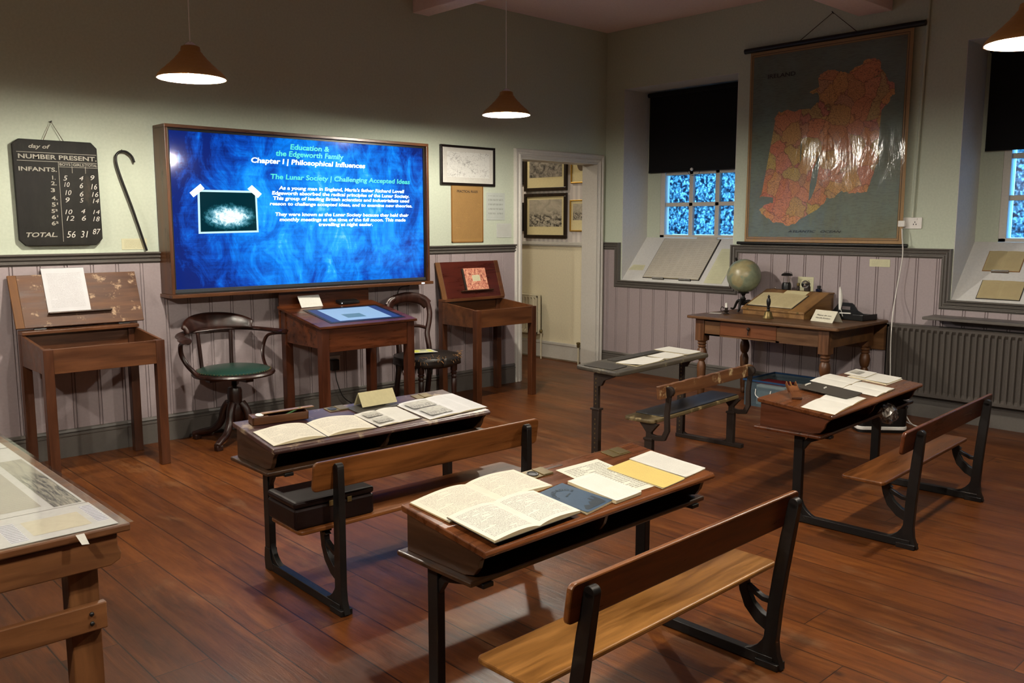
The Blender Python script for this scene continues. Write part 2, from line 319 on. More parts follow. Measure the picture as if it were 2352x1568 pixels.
def _stripe():
    t = NT('pale_striped_wallpaper'); mp = t.coord('Object'); sp = t.new('ShaderNodeSeparateXYZ'); t.link(mp, 0, sp, 0)
    f = t.math('FRACT', (t.math('MULTIPLY', (sp, 1), 1 / .07), 0)); r = t.ramp(f, 0, [(.0, lin((214, 206, 200))), (.5, lin((214, 206, 200))), (.52, lin((196, 188, 184))), (1, lin((196, 188, 184)))])
    t.link(r, 0, t.b, 'Base Color'); t.set(Roughness=.8); return t.m
M['stripe'] = _stripe()
def _marble():
    t = NT('marbled_pink_cover'); n = t.noise(t.coord(), 45, 6, .75, .8); r = t.ramp(n, 0, [(.38, lin((96, 48, 40))), (.48, lin((186, 112, 92))), (.62, lin((214, 170, 136)))])
    t.link(r, 0, t.b, 'Base Color'); t.set(Roughness=.6); return t.m
M['marble'] = _marble()
def _tint(name, c):
    t = NT(name); t.set(Base_Color=lin(c), Roughness=.25); tr = t.new('ShaderNodeBsdfTransparent'); tr.inputs[0].default_value = (.82, .88, .90, 1); mx = t.new('ShaderNodeMixShader'); mx.inputs[0].default_value = .34
    t.link(tr, 0, mx, 1); t.link(t.b, 0, mx, 2); t.link(mx, 0, t.n['Material Output'], 0); return t.m
M['bluebox'] = _tint('translucent_grey_blue_plastic', (96, 112, 122))
M['feather'] = plain('white_feather', (226, 224, 216), .8)
M['bag'] = _sheet()
M['red'] = plain('red_folder_card', (120, 22, 28), .6)
M['greenp'] = plain('green_pencil_paint', (52, 92, 48), .5)
M['cable'] = plain('white_cable', (214, 210, 204), .4)
M['cabled'] = plain('black_cable', (18, 18, 18), .5)
M['case_l'] = plain('black_leather_case', (20, 10, 9), .4, Specular_IOR_Level=.2)
M['yellowp'] = plain('yellow_printed_card', (204, 204, 84), .7)

# ------------------------------------------------------------ geometry helpers
class MB:
    def __init__(s): s.bm = bmesh.new(); s.uv = s.bm.loops.layers.uv.new('UVMap')
    def face(s, pts, uvs=None):
        vs = [s.bm.verts.new(p) for p in pts]
        try: f = s.bm.faces.new(vs)
        except ValueError: return
        if uvs:
            for l, u in zip(f.loops, uvs): l[s.uv].uv = u
        return f
    def box(s, x0, x1, y0, y1, z0, z1, m=None):
        v = [Vector((x, y, z)) for z in (z0, z1) for y in (y0, y1) for x in (x0, x1)]
        if m is not None: v = [m @ p for p in v]
        b = [s.bm.verts.new(p) for p in v]
        for f in ((0, 2, 3, 1), (4, 5, 7, 6), (0, 1, 5, 4), (2, 6, 7, 3), (0, 4, 6, 2), (1, 3, 7, 5)): s.bm.faces.new([b[i] for i in f])
        return s
    def prism(s, pts, fn, t0, t1):
        """pts 2D polygon; fn(a,b,t)->xyz"""
        A = [s.bm.verts.new(fn(a, b, t0)) for a, b in pts]; B = [s.bm.verts.new(fn(a, b, t1)) for a, b in pts]
        n = len(pts); s.bm.faces.new(A[::-1]); s.bm.faces.new(B)
        for i in range(n): s.bm.faces.new([A[i], A[(i + 1) % n], B[(i + 1) % n], B[i]])
        return s
    def strip(s, pts, widths, fn, t0, t1):
        """flat bar of varying width along a 2D line"""
        n = len(pts); L = []; Rr = []
        for i, (a, b) in enumerate(pts):
            p = pts[max(0, i - 1)]; q = pts[min(n - 1, i + 1)]; dx, dy = q[0] - p[0], q[1] - p[1]; l = math.hypot(dx, dy) or 1
            wd = (widths[i] if isinstance(widths, (list, tuple)) else widths) / 2
            L.append((a - dy / l * wd, b + dx / l * wd)); Rr.append((a + dy / l * wd, b - dx / l * wd))
        return s.prism(L + Rr[::-1], fn, t0, t1)
    def tube(s, pts, r, seg=8, cap=True):
        pts = [Vector(p) for p in pts]; n = len(pts); rings = []; up = None
        for i, p in enumerate(pts):
            d = (pts[min(n - 1, i + 1)] - pts[max(0, i - 1)]).normalized()
            if up is None: up = Vector((0, 0, 1)) if abs(d.z) < .9 else Vector((1, 0, 0))
            x = d.cross(up).normalized(); y = x.cross(d).normalized(); up = y
            rr = r[i] if isinstance(r, (list, tuple)) else r
            rx, ry = rr if isinstance(rr, (tuple, list)) else (rr, rr)
            rings.append([s.bm.verts.new(p + x * math.cos(2 * math.pi * k / seg) * rx + y * math.sin(2 * math.pi * k / seg) * ry) for k in range(seg)])
        for a, b in zip(rings, rings[1:]):
            for k in range(seg): s.bm.faces.new([a[k], a[(k + 1) % seg], b[(k + 1) % seg], b[k]])
        if cap: s.bm.faces.new(rings[0][::-1]); s.bm.faces.new(rings[-1])
        return s
    def lathe(s, prof, o=(0, 0, 0), seg=32, m=None, cap=True):
        o = Vector(o); rings = []
        for r, z in prof:
            ring = []
            for k in range(seg):
                p = Vector((r * math.cos(2 * math.pi * k / seg), r * math.sin(2 * math.pi * k / seg), z))
                if m is not None: p = m @ p
                ring.append(s.bm.verts.new(p + o))
            rings.append(ring)
        for a, b in zip(rings, rings[1:]):
            for k in range(seg): s.bm.faces.new([a[k], a[(k + 1) % seg], b[(k + 1) % seg], b[k]])
        if cap:
            s.bm.faces.new(rings[0][::-1]); s.bm.faces.new(rings[-1])
        return s
    def grid(s, fn, nu, nv):
        V = [[s.bm.verts.new(fn(i / nu, j / nv)) for i in range(nu + 1)] for j in range(nv + 1)]
        for j in range(nv):
            for i in range(nu):
                f = s.bm.faces.new([V[j][i], V[j][i + 1], V[j + 1][i + 1], V[j + 1][i]])
                for l, (a, b) in zip(f.loops, ((i, j), (i + 1, j), (i + 1, j + 1), (i, j + 1))): l[s.uv].uv = (a / nu, b / nv)
        return s
    def sphere(s, r, o=(0, 0, 0), seg=24, rings=14, sc=(1, 1, 1)):
        prof = [(max(1e-4, r * math.sin(math.pi * k / rings)), -r * math.cos(math.pi * k / rings)) for k in range(rings + 1)]
        n0 = len(s.bm.verts); s.lathe(prof, (0, 0, 0), seg); s.bm.verts.ensure_lookup_table()
        for v in list(s.bm.verts)[n0:]: v.co = Vector((v.co.x * sc[0] + o[0], v.co.y * sc[1] + o[1], v.co.z * sc[2] + o[2]))
        return s
    def sweep(s, path, prof, fn):
        """moulding: path of 2D points in the wall plane, prof (depth, height to the left of travel), fn(a,b,depth)"""
        n = len(path); rings = []
        for i in range(n):
            p = Vector(path[i]); d0 = (p - Vector(path[i - 1])).normalized() if i else (Vector(path[1]) - p).normalized()
            d1 = (Vector(path[i + 1]) - p).normalized() if i < n - 1 else d0
            n0 = Vector((-d0.y, d0.x)); n1 = Vector((-d1.y, d1.x)); m = (n0 + n1); m = m / (m.dot(n0)) if m.length > 1e-6 else n0
            rings.append([s.bm.verts.new(fn(p.x + m.x * h, p.y + m.y * h, d)) for d, h in prof])
        k = len(prof)
        for a, b in zip(rings, rings[1:]):
            for i in range(k): s.bm.faces.new([a[i], a[(i + 1) % k], b[(i + 1) % k], b[i]])
        s.bm.faces.new(rings[0][::-1]); s.bm.faces.new(rings[-1]); return s
    def text(s, txt, o, right, up, width=None, height=.03, align='l', shear=0, bold=0, back=None):
        cu = bpy.data.curves.new('t', 'FONT'); cu.body = txt; cu.size = 1; cu.shear = shear; cu.offset = bold; cu.resolution_u = 3
        ob = bpy.data.objects.new('t', cu); COL.objects.link(ob); dg = bpy.context.evaluated_depsgraph_get(); dg.update()
        me = bpy.data.meshes.new_from_object(ob.evaluated_get(dg)); bpy.data.objects.remove(ob); bpy.data.curves.remove(cu)
        if not me.vertices: return s
        xs = [v.co.x for v in me.vertices]; x0, x1 = min(xs), max(xs); H = .72
        sy = height / H; sx = (width / (x1 - x0)) if width else sy
        W = (x1 - x0) * sx; off = {'l': 0, 'c': -W / 2, 'r': -W}[align]
        o = Vector(o); right = Vector(right).normalized(); up = Vector(up).normalized()
        vs = [s.bm.verts.new(o + right * ((v.co.x - x0) * sx + off) + up * (v.co.y * sy)) for v in me.vertices]
        for p in me.polygons:
            try: s.bm.faces.new([vs[i] for i in p.vertices])
            except ValueError: pass
        bpy.data.meshes.remove(me); return s
    def build(s, name, mat, parent=None, bevel=0, smooth=False, seg=2, world=False, solid=0, origin=None, recalc=True):
        if recalc: bmesh.ops.recalc_face_normals(s.bm, faces=s.bm.faces)
        loc = Vector((0, 0, 0))
        if parent is not None and world: s.bm.transform(parent.matrix_basis.inverted())
        if parent is None and origin is not None:
            loc = Vector(origin); s.bm.transform(Matrix.Translation(-loc))
        me = bpy.data.meshes.new(name); s.bm.to_mesh(me); s.bm.free(); me.materials.append(mat)
        if smooth:
            for p in me.polygons: p.use_smooth = True
            me.set_sharp_from_angle(angle=R(40))
        o = bpy.data.objects.new(name, me); COL.objects.link(o); o.location = loc
        if parent is not None: o.parent = parent
        if solid:
            md = o.modifiers.new('thickness', 'SOLIDIFY'); md.thickness = solid; md.offset = -1
        if bevel:
            md = o.modifiers.new('bevel', 'BEVEL'); md.width = bevel; md.segments = seg; md.limit_method = 'ANGLE'; md.angle_limit = R(35)
        return o

def tag(o, label=None, cat=None, group=None, kind=None):
    if label: o['label'] = label
    if cat: o['category'] = cat
    if group: o['group'] = group
    if kind: o['kind'] = kind
    return o
def thing(name, label, cat, loc=(0, 0, 0), rz=0, group=None, rot=None):
    o = bpy.data.objects.new(name, None); COL.objects.link(o); o.location = loc
    o.rotation_euler = rot if rot else (0, 0, rz); o.empty_display_size = .1
    bpy.context.view_layer.update()
    return tag(o, label, cat, group)
def struct(o, label=None): return tag(o, label, None, None, 'structure')
def cbox(cx, cy, cz, sx, sy, sz): return (cx - sx / 2, cx + sx / 2, cy - sy / 2, cy + sy / 2, cz - sz / 2, cz + sz / 2)
def arc(cx, cy, r, a0, a1, n): return [(cx + r * math.cos(R(a0 + (a1 - a0) * i / n)), cy + r * math.sin(R(a0 + (a1 - a0) * i / n))) for i in range(n + 1)]
def rrect(x0, x1, y0, y1, r, n=4):
    p = []
    for cx, cy, a in ((x1 - r, y1 - r, 0), (x0 + r, y1 - r, 90), (x0 + r, y0 + r, 180), (x1 - r, y0 + r, 270)): p += arc(cx, cy, r, a, a + 90, n)
    return p
def cat_rom(P, n=8):
    P = [Vector(p) for p in P]; Q = [P[0] * 2 - P[1]] + P + [P[-1] * 2 - P[-2]]; out = []
    for i in range(1, len(Q) - 2):
        for k in range(n):
            t = k / n; a, b, c, d = Q[i - 1], Q[i], Q[i + 1], Q[i + 2]
            out.append(.5 * ((2 * b) + (c - a) * t + (2 * a - 5 * b + 4 * c - d) * t * t + (3 * b - a - 3 * c + d) * t ** 3))
    out.append(P[-1]); return out

# ============================================================ THE ROOM
X0, Y0 = -9.2, -8.4
struct(MB().box(X0, 1.6, Y0, 3.2, -.1, 0).build('floor', M['floor']))
struct(MB().box(X0, 0, Y0, .17, CEIL, CEIL + .1).build('ceiling', M['ceil']))
m = MB(); m.box(X0, -1.22, 0, .17, 0, CEIL); m.box(-.13, 0, 0, .17, 0, CEIL); m.box(-1.22, -.13, 0, .17, 2.118, CEIL)
struct(m.build('wall_back', M['wall']))
fr = lambda s, z, d: (-d, -s, z)          # right wall: s runs along the wall away from the corner, d out of it
T = .62
m = MB()
def rw(s0, s1, z0, z1, x0=0, x1=T): m.box(x0, x1, -s1, -s0, z0, z1)
rw(-.17, .235, 0, CEIL); rw(.235, 1.545, 0, .925); rw(.235, 1.545, 2.84, CEIL); rw(1.545, 3.47, 0, CEIL); rw(3.47, 4.85, 0, .925); rw(3.47, 4.85, 2.84, CEIL); rw(4.85, 8.4, 0, CEIL)
rw(.235, .405, 1.36, 2.84, .40); rw(1.44, 1.545, 1.36, 2.84, .40); rw(.405, 1.44, 2.72, 2.84, .40)
rw(3.47, 3.64, 1.36, 2.84, .40); rw(4.70, 4.85, 1.36, 2.84, .40); rw(3.64, 4.70, 2.72, 2.84, .40)
struct(m.build('wall_right', M['wall']))
struct(MB().box(X0 - .1, X0, Y0, .17, 0, CEIL).build('wall_left', M['walld']))
struct(MB().box(X0, 0, Y0 - .1, Y0, 0, CEIL).build('wall_front', M['walld']))
# corridor beyond the doorway
m = MB(); m.box(0, .12, .17, 3.2, 0, 1.28); struct(m.build('wall_corridor', M['cream']))
m = MB(); m.box(0, .12, .17, 3.2, 1.28, 2.9); struct(m.build('wall_corridor_upper', M['stripe']))
m = MB(); m.box(-3.0, -2.9, .17, 3.2, 0, 2.9); m.box(-3.0, .12, 3.2, 3.3, 0, 2.9); struct(m.build('wall_corridor_far', M['cream']))
struct(MB().box(-3.0, .12, .17, 3.3, 2.9, 3.0).build('ceiling_corridor', M['ceil']))
m = MB()
for z0, z1, d in ((1.262, 1.275, .018), (1.275, 1.298, .03), (1.298, 1.31, .02)): m.box(-d, 0, .17, 3.2, z0, z1)
struct(m.build('trim_1', M['white'], bevel=.003))
m = MB(); m.box(-.02, 0, .17, 3.2, .015, .17); m.box(-.028, 0, .17, 3.2, .17, .2); struct(m.build('baseboard_corridor', M['white'], bevel=.004))
# door casing and lining
m = MB(); m.sweep([(-1.22, 0), (-1.22, 2.12), (-.13, 2.12), (-.13, 0)], [(0, 0), (.018, 0), (.022, .006), (.022, .012), (.034, .016), (.034, .026), (.024, .032), (.022, .05), (.030, .056), (.034, .066), (.030, .078), (.0, .084)], lambda a, b, d: (a, -d, b))
m.box(-1.2199, -1.205, -.016, .18, 0, 2.105); m.box(-.145, -.1301, -.016, .19, 0, 2.105); m.box(-1.2199, -.1301, -.016, .19, 2.105, 2.1199)
struct(m.build('door_1', M['white'], bevel=.003))
# ceiling beams
struct(MB().box(-2.443, -2.276, -8.4, 0, 3.223, CEIL).build('trim_2', M['ceil'], bevel=.006), 'ceiling beam meeting the television wall')
struct(MB().box(-2.276, 0, -2.90, -2.63, 3.14, CEIL).build('trim_3', M['ceil'], bevel=.006), 'ceiling beam above the wall map')

# wainscot of beaded boards
def wains(s0, s1, z0, z1, fn, first, pitch):
    m = MB(); js = []; k = math.ceil((s0 - first) / pitch)
    while first + k * pitch < s1: js.append(first + k * pitch); k += 1
    prof = [(s0, .014)]
    for j in js:
        for ds, d in ((-.013, .014), (-.011, .006), (-.008, .006), (-.005, .014), (.005, .014), (.008, .006), (.011, .006), (.013, .014)):
            if s0 < j + ds < s1: prof.append((j + ds, d))
    prof.append((s1, .014))
    for (a, da), (b, db) in zip(prof, prof[1:]): m.face([fn(a, z0, da), fn(b, z0, db), fn(b, z1, db), fn(a, z1, da)])
    m.face([fn(s0, z1, 0), fn(s0, z1, .014), fn(s1, z1, .014), fn(s1, z1, 0)]); m.face([fn(s0, z0, 0), fn(s0, z1, 0), fn(s0, z1, .014), fn(s0, z0, .014)]); m.face([fn(s1, z0, 0), fn(s1, z1, 0), fn(s1, z1, .014), fn(s1, z0, .014)])
    return m
fl = lambda s, z, d: (s, -d, z)
struct(wains(X0, -1.30, .17, 1.26, fl, -5.545, .1575).build('trim_4', M['wains'], recalc=False))
m = wains(.0, .150, .17, 1.26, fr, .06, .16); struct(m.build('trim_5', M['wains'], recalc=False))
struct(wains(.150, 1.62, .17, .88, fr, .02, .16).build('trim_6', M['wains'], recalc=False))
struct(wains(1.62, 3.39, .17, 1.26, fr, 1.797, .157).build('trim_7', M['wains'], recalc=False))
struct(wains(3.39, 8.4, .17, .88, fr, 3.42, .157).build('trim_8', M['wains'], recalc=False))
PROF = [(0, 0), (.014, 0), (.018, .008), (.03, .014), (.03, .022), (.02, .027), (.02, .033), (.034, .040), (.036, .048), (.024, .053), (.026, .060), (.044, .066), (.046, .076), (0, .076)]
struct(MB().sweep([(X0, 1.24), (-1.297, 1.24)], PROF, fl).build('trim_9', M['rail']))
struct(MB().sweep([(0, 1.24), (.147, 1.24), (.147, .858), (1.62, .858), (1.62, 1.24), (3.39, 1.24), (3.39, .855), (8.3, .855)], PROF, fr).build('trim_10', M['rail']))
BP = [(0, 0), (.022, 0), (.022, .135), (.026, .14), (.026, .15), (.016, .155), (.024, .165), (.02, .178), (.014, .185), (0, .185)]
struct(MB().sweep([(X0, 0), (-1.297, 0)], BP, fl).build('baseboard_back', M['rail']))
struct(MB().sweep([(0, 0), (8.3, 0)], BP, fr).build('baseboard_right', M['rail']))

# windows: frame, glazing bars, panes, sloping sill
def window(name, s0, s1, cols, so0, so1):
    fx = .45; root = thing(name, None, None, (fx, -(s0 + s1) / 2, 1.36)); root['kind'] = 'structure'
    z0, z1 = 1.365, 2.72; m = MB(); W = .055
    m.box(fx - .05, fx + .05, -s1, -s1 + W, z0, z1); m.box(fx - .05, fx + .05, -s0 - W, -s0, z0, z1); m.box(fx - .05, fx + .05, -s1, -s0, z0, z0 + .03); m.box(fx - .05, fx + .05, -s1, -s0, z1 - .05, z1)
    m.build('window_frame', M['white'], root, bevel=.004, world=True)
    rows = [1.39, 1.70, 2.015, 2.33, 2.67]; cw = (s1 - s0 - 2 * W) / cols; m = MB()
    for i in range(1, cols): m.box(fx - .03, fx + .03, -s0 - W - i * cw - .024, -s0 - W - i * cw + .024, z0, z1)
    for z in rows[1:-1]: m.box(fx - .03, fx + .03, -s1 + W, -s0 - W, z - .02, z + .02)
    m.build('glazing_bars', M['white'], root, bevel=.004, world=True)
    for i in range(cols):
        for a, b in zip(rows, rows[1:]):
            y1 = -s0 - W - i * cw - .018; y0 = -s0 - W - (i + 1) * cw + .018
            MB().box(fx + .005, fx + .011, y0, y1, a + .01, b - .01).build('pane', M['pane'], root, world=True)
    m = MB(); m.prism([(0, .0), (-.0, .06), (.40, .495), (.40, 0)], lambda a, b, t: (a, t, .87 + b), -so1 + .001, -so0 - .001)
    m.build('window_sill', M['sill'], root, world=True)
    return root
window('window_1', .405, 1.44, 3, .235, 1.545)
window('window_2', 3.64, 4.70, 3, 3.47, 4.85)
# reveals painted white
for i, (a, b) in enumerate(((.235, 1.545), (3.47, 4.85))):
    m = MB(); m.box(.001, .40, -a - .004, -a, .93, 2.84); m.box(.001, .40, -b, -b + .004, .93, 2.84); m.box(.001, .40, -b, -a, 2.836, 2.84)
    struct(m.build('trim_%d' % (11 + i), M['sill']))
# grey shelf over the radiator
m = MB(); m.box(-.24, 0, -5.0, -3.36, .79, .812); m.prism([(0, 0), (-.16, .0), (-.02, -.05), (0, -.05)], lambda a, b, t: (a, t, .79 + b), -4.9, -3.52)
tag(m.build('radiator_shelf', M['rail'], origin=(0, -4.2, .8), bevel=.005), 'long grey painted wooden shelf under the right window, above the radiator', 'shelf')

# ============================================================ LAMPS
def lamp(x, y, z, label, visible=True):
    t = thing('pendant_lamp', label, 'lamp', (x, y, z), group='bamboo pendant lamps hanging from the ceiling')
    pr = [(.175, 0), (.171, .014), (.155, .034), (.130, .055), (.106, .078), (.082, .102), (.062, .126), (.050, .142), (.047, .162), (.036, .168)]
    ring = []
    for (r0, h0), (r1, h1) in zip(pr, pr[1:]):
        for k in range(3): f = k / 3; ring.append((r0 + (r1 - r0) * f + (.0012 if k == 1 else 0), h0 + (h1 - h0) * f))
    ring.append(pr[-1])
    MB().lathe(ring, seg=48, cap=False).build('lamp_shade', M['shade'], t, smooth=True, recalc=True)
    MB().lathe([(r - .004, h + .0005) for r, h in pr], seg=48, cap=False).build('shade_lining', M['shadein'], t, smooth=True)
    MB().lathe([(.036, .166), (.030, .174), (.016, .186), (.006, .190)], seg=20).build('cap', M['chrome'], t, smooth=True)
    MB().tube([(0, 0, .188), (0, 0, CEIL - z)], .003, 6).build('cord', M['whitep'], t)
    MB().sphere(.040, (0, 0, .028), 20, 12).build('bulb', M['bulb'], t, smooth=True)
LL = ['bamboo pendant lamp hanging above the television, leftmost of the three in the photo', 'bamboo pendant lamp hanging between the television and the doorway', 'bamboo pendant lamp at the right edge, in front of the right window',
      'bamboo pendant lamp above the front school desk, out of the photo', 'bamboo pendant lamp beyond the left edge, near the slate register board', 'bamboo pendant lamp above the exhibit table, out of the photo']
for (x, y, z), l in zip(LAMPS, LL): lamp(x, y, z, l)
t = thing('ceiling_light', 'round corridor ceiling light beyond the doorway, hidden above it', 'lamp', (-.9, 1.6, 2.9))
MB().lathe([(.01, -.06), (.1, -.05), (.13, -.02), (.14, 0)], seg=24).build('diffuser', emit('corridor_light', (1, .90, .72, 1), 85), t, smooth=True)

# ============================================================ TELEVISION
t = thing('television', 'huge wall screen in a brown wooden surround showing a blue chalkboard slide', 'television', (-3.54, 0, 1.01))
x0, x1, z0, z1, yf = -4.632, -2.455, 1.006, 2.156, -.205
MB().box(x0, x1, yf, -.016, z1 - .022, z1).build('surround_rail', M['tvw'], t, bevel=.003, world=True); MB().box(x0 - .01, x1 + .02, yf - .02, -.016, z0, z0 + .024).build('surround_rail', M['tvw'], t, bevel=.003, world=True)
MB().box(x0, x0 + .022, yf, -.016, z0 + .024, z1 - .022).build('surround_upright', M['tvz'], t, bevel=.003, world=True); MB().box(x1 - .022, x1, yf, -.016, z0 + .024, z1 - .022).build('surround_upright', M['tvz'], t, bevel=.003, world=True)
m = MB(); a, b, c, d = -4.592, -2.493, 1.062, 2.118
for q in ((x0 + .022, x1 - .022, d, z1 - .022), (x0 + .022, x1 - .022, z0 + .024, c - .022), (x0 + .022, a, c - .022, d), (b, x1 - .022, c - .022, d)): m.box(q[0], q[1], -.178, -.05, q[2], q[3])
m.build('bezel', M['black'], t, world=True)
MB().box(a - .01, b + .01, -.180, -.12, c - .022, c).build('bottom_bezel', plain('grey_screen_edge', (70, 74, 80), .3, .5), t, world=True)
m = MB(); m.face([(a, -.170, c), (b, -.170, c), (b, -.170, d), (a, -.170, d)], [(0, 0), (1, 0), (1, 1), (0, 1)]); scr = m.build('screen', M['screen'], t, world=True, recalc=False)
ROWS = [('Education &', -3.701, -3.373, 2.043, .038, 1), ('the Edgeworth Family', -3.818, -3.248, 1.992, .038, 1), ('Chapter I | Philosophical Influences', -4.011, -3.055, 1.935, .036, 0),
 ('The Lunar Society | Challenging Accepted Ideas', -3.865, -2.625, 1.826, .036, 1), ("As a young man in England, Maria's father Richard Lovell", -3.803, -2.684, 1.752, .025, 0),
 ('Edgeworth absorbed the radical principles of the Lunar Society.', -3.859, -2.634, 1.714, .025, 0), ('This group of leading British scientists and industrialists used', -3.851, -2.634, 1.677, .025, 0),
 ('reason to challenge accepted ideas, and to examine new theories.', -3.879, -2.606, 1.638, .024, 0), ('They were known as the Lunar Society because they held their', -3.838, -2.643, 1.562, .025, 0),
 ('monthly meetings at the time of the full moon. This made', -3.806, -2.675, 1.524, .025, 0), ('travelling at night easier.', -3.484, -2.996, 1.488, .025, 0)]
for g, mt, nm in ((1, 'e_green', 'heading_lettering'), (0, 'e_white', 'lettering')):
    for s, xa, xb, z, h, k in ROWS:
        if k != g: continue
        m = MB(); m.text(s, (xa, -.1712, z), (1, 0, 0), (0, 0, 1), xb - xa, h, shear=.12, bold=.028)
        o = m.build(nm, M[mt], scr, recalc=False); o.data.transform(Matrix.Translation(-Vector(t.location)))
def flat(name, pts, y, mat, par, uv=True):
    m = MB(); m.face([(x, y, z) for x, z in pts], [(0, 0), (1, 0), (1, 1), (0, 1)]); o = m.build(name, mat, par, recalc=False); o.data.transform(Matrix.Translation(-Vector(t.location))); return o
flat('picture_border', [(-4.418, 1.436), (-3.974, 1.444), (-3.978, 1.736), (-4.412, 1.734)], -.1708, emit('pale_picture_border', (.55, .85, .9, 1), 1.1), scr)
flat('picture', [(-4.403, 1.449), (-3.988, 1.457), (-3.992, 1.722), (-4.397, 1.720)], -.1712, M['scrpic'], scr)
flat('tape', [(-4.442, 1.682), (-4.362, 1.743), (-4.39, 1.773), (-4.467, 1.712)], -.1716, M['e_white'], scr)
flat('tape', [(-3.971, 1.687), (-3.94, 1.716), (-4.013, 1.776), (-4.047, 1.749)], -.1716, M['e_white'], scr)
MB().box(-2.56, -2.53, -.226, -.222, 1.012, 1.022).build('power_light', emit('small_power_light', (.9, .95, 1, 1), 3), t, world=True)

# ============================================================ WALL THINGS, BACK WALL
B = (-5.25, -.02, 1.69)
t = thing('slate_register', 'black slate attendance board chalked NUMBER PRESENT, hung left of the cane', 'board', B)
pts = [(-5.455, 2.016), (-5.040, 2.016), (-5.006, 1.98), (-5.002, 1.408), (-5.042, 1.368), (-5.455, 1.368), (-5.490, 1.404), (-5.494, 1.985)]
MB().prism(pts, lambda a, b, q: (a, q, b), -.042, -.018).build('board', M['slateb'], t, bevel=.004, world=True)
P = [('day of', -5.403, -5.28, 1.964, .024, .25), ('NUMBER PRESENT.', -5.464, -5.012, 1.9, .027, 0), ('INFANTS.', -5.466, -5.251, 1.825, .025, 0), ('BOYS', -5.234, -5.17, 1.864, .016, 0), ('GIRLS', -5.156, -5.09, 1.864, .016, 0), ('TOTAL', -5.079, -5.01, 1.864, .016, 0),
 ('1.', -5.281, -5.262, 1.777, .024, 0), ('2.', -5.290, -5.257, 1.742, .024, 0), ('3', -5.294, -5.27, 1.700, .024, 0), ('4.', -5.292, -5.259, 1.651, .025, 0), ('5¹', -5.294, -5.258, 1.611, .025, 0), ('5²', -5.298, -5.262, 1.571, .024, 0), ('6¹', -5.299, -5.262, 1.534, .024, 0), ('6²', -5.302, -5.262, 1.495, .024, 0), ('TOTAL.', -5.45, -5.273, 1.423, .028, .25)]
C_ = [('5', -5.217, -5.192, 1.773, .032), ('4', -5.123, -5.098, 1.776, .029), ('9', -5.055, -5.031, 1.78, .032), ('10', -5.214, -5.182, 1.734, .03), ('6', -5.123, -5.103, 1.728, .034), ('16', -5.055, -5.019, 1.722, .036), ('10', -5.211, -5.175, 1.683, .032), ('6', -5.126, -5.104, 1.676, .033), ('16', -5.053, -5.014, 1.675, .032), ('9', -5.212, -5.188, 1.637, .032), ('5', -5.128, -5.105, 1.638, .029), ('14', -5.05, -5.012, 1.635, .03),
 ('10', -5.219, -5.177, 1.564, .03), ('4', -5.125, -5.099, 1.569, .029), ('14', -5.052, -5.012, 1.566, .027), ('12', -5.214, -5.168, 1.523, .031), ('6', -5.123, -5.098, 1.524, .033), ('18', -5.055, -5.014, 1.52, .031), ('56', -5.219, -5.167, 1.417, .042), ('31', -5.136, -5.091, 1.417, .043), ('87', -5.062, -5.014, 1.437, .036)]
for s, a, b, z, h, sh in P:
    m = MB(); m.text(s, (a, -.0425, z), (1, 0, 0), (0, 0, 1), b - a, h, shear=sh, bold=.02); m.build('painted_lettering', M['chalkdim'], t, world=True, recalc=False)
for s, a, b, z, h in C_:
    m = MB(); m.text(s, (a, -.0425, z), (1, 0, 0), (0, 0, 1), b - a, h, shear=.25, bold=-.005); m.build('chalk_figure', M['chalk'], t, world=True, recalc=False)
m = MB()
for x, y, z, q in ((-5.472, -5.012, 1.886, .0015), (-5.472, -5.012, 1.938, .0015), (-5.24, -5.008, 1.856, .0012)): m.box(x, y, -.0428, -.042, z - q, z + q)
for x, a, b in ((-5.24, 1.392, 1.886), (-5.162, 1.82, 1.886), (-5.083, 1.82, 1.886)): m.box(x - .0012, x + .0012, -.0428, -.042, a, b)
m.build('ruled_lines', M['chalkdim'], t, world=True)
MB().tube([(-5.317, -.03, 2.01), (-5.26, -.02, 2.131), (-5.196, -.03, 2.01)], .0022, 6).build('hanging_string', M['twine'], t, world=True)
MB().tube([(-5.26, -.001, 2.130), (-5.26, -.03, 2.133)], .004, 8).build('nail', M['iron'], t, world=True)

t = thing('walking_cane', 'dark crook-handled cane hung slanting on the wall beside the television', 'cane', (-4.85, -.03, 1.98))
pp = [(-4.722, -.035, 1.325), (-4.80, -.035, 1.62), (-4.885, -.035, 1.90)] ; pp = [(-4.722, -.035, 1.325), (-4.800, -.035, 1.60), (-4.872, -.035, 1.83), (-4.889, -.035, 1.925), (-4.868, -.035, 1.966), (-4.825, -.035, 1.972), (-4.788, -.035, 1.945), (-4.772, -.035, 1.905)]
MB().tube(cat_rom(pp, 8), .0075, 10).build('cane', M['iron'], t, smooth=True, world=True)
MB().tube([(-4.85, 0, 1.978), (-4.85, -.04, 1.982)], .003, 6).build('nail', M['chrome'], t, world=True)

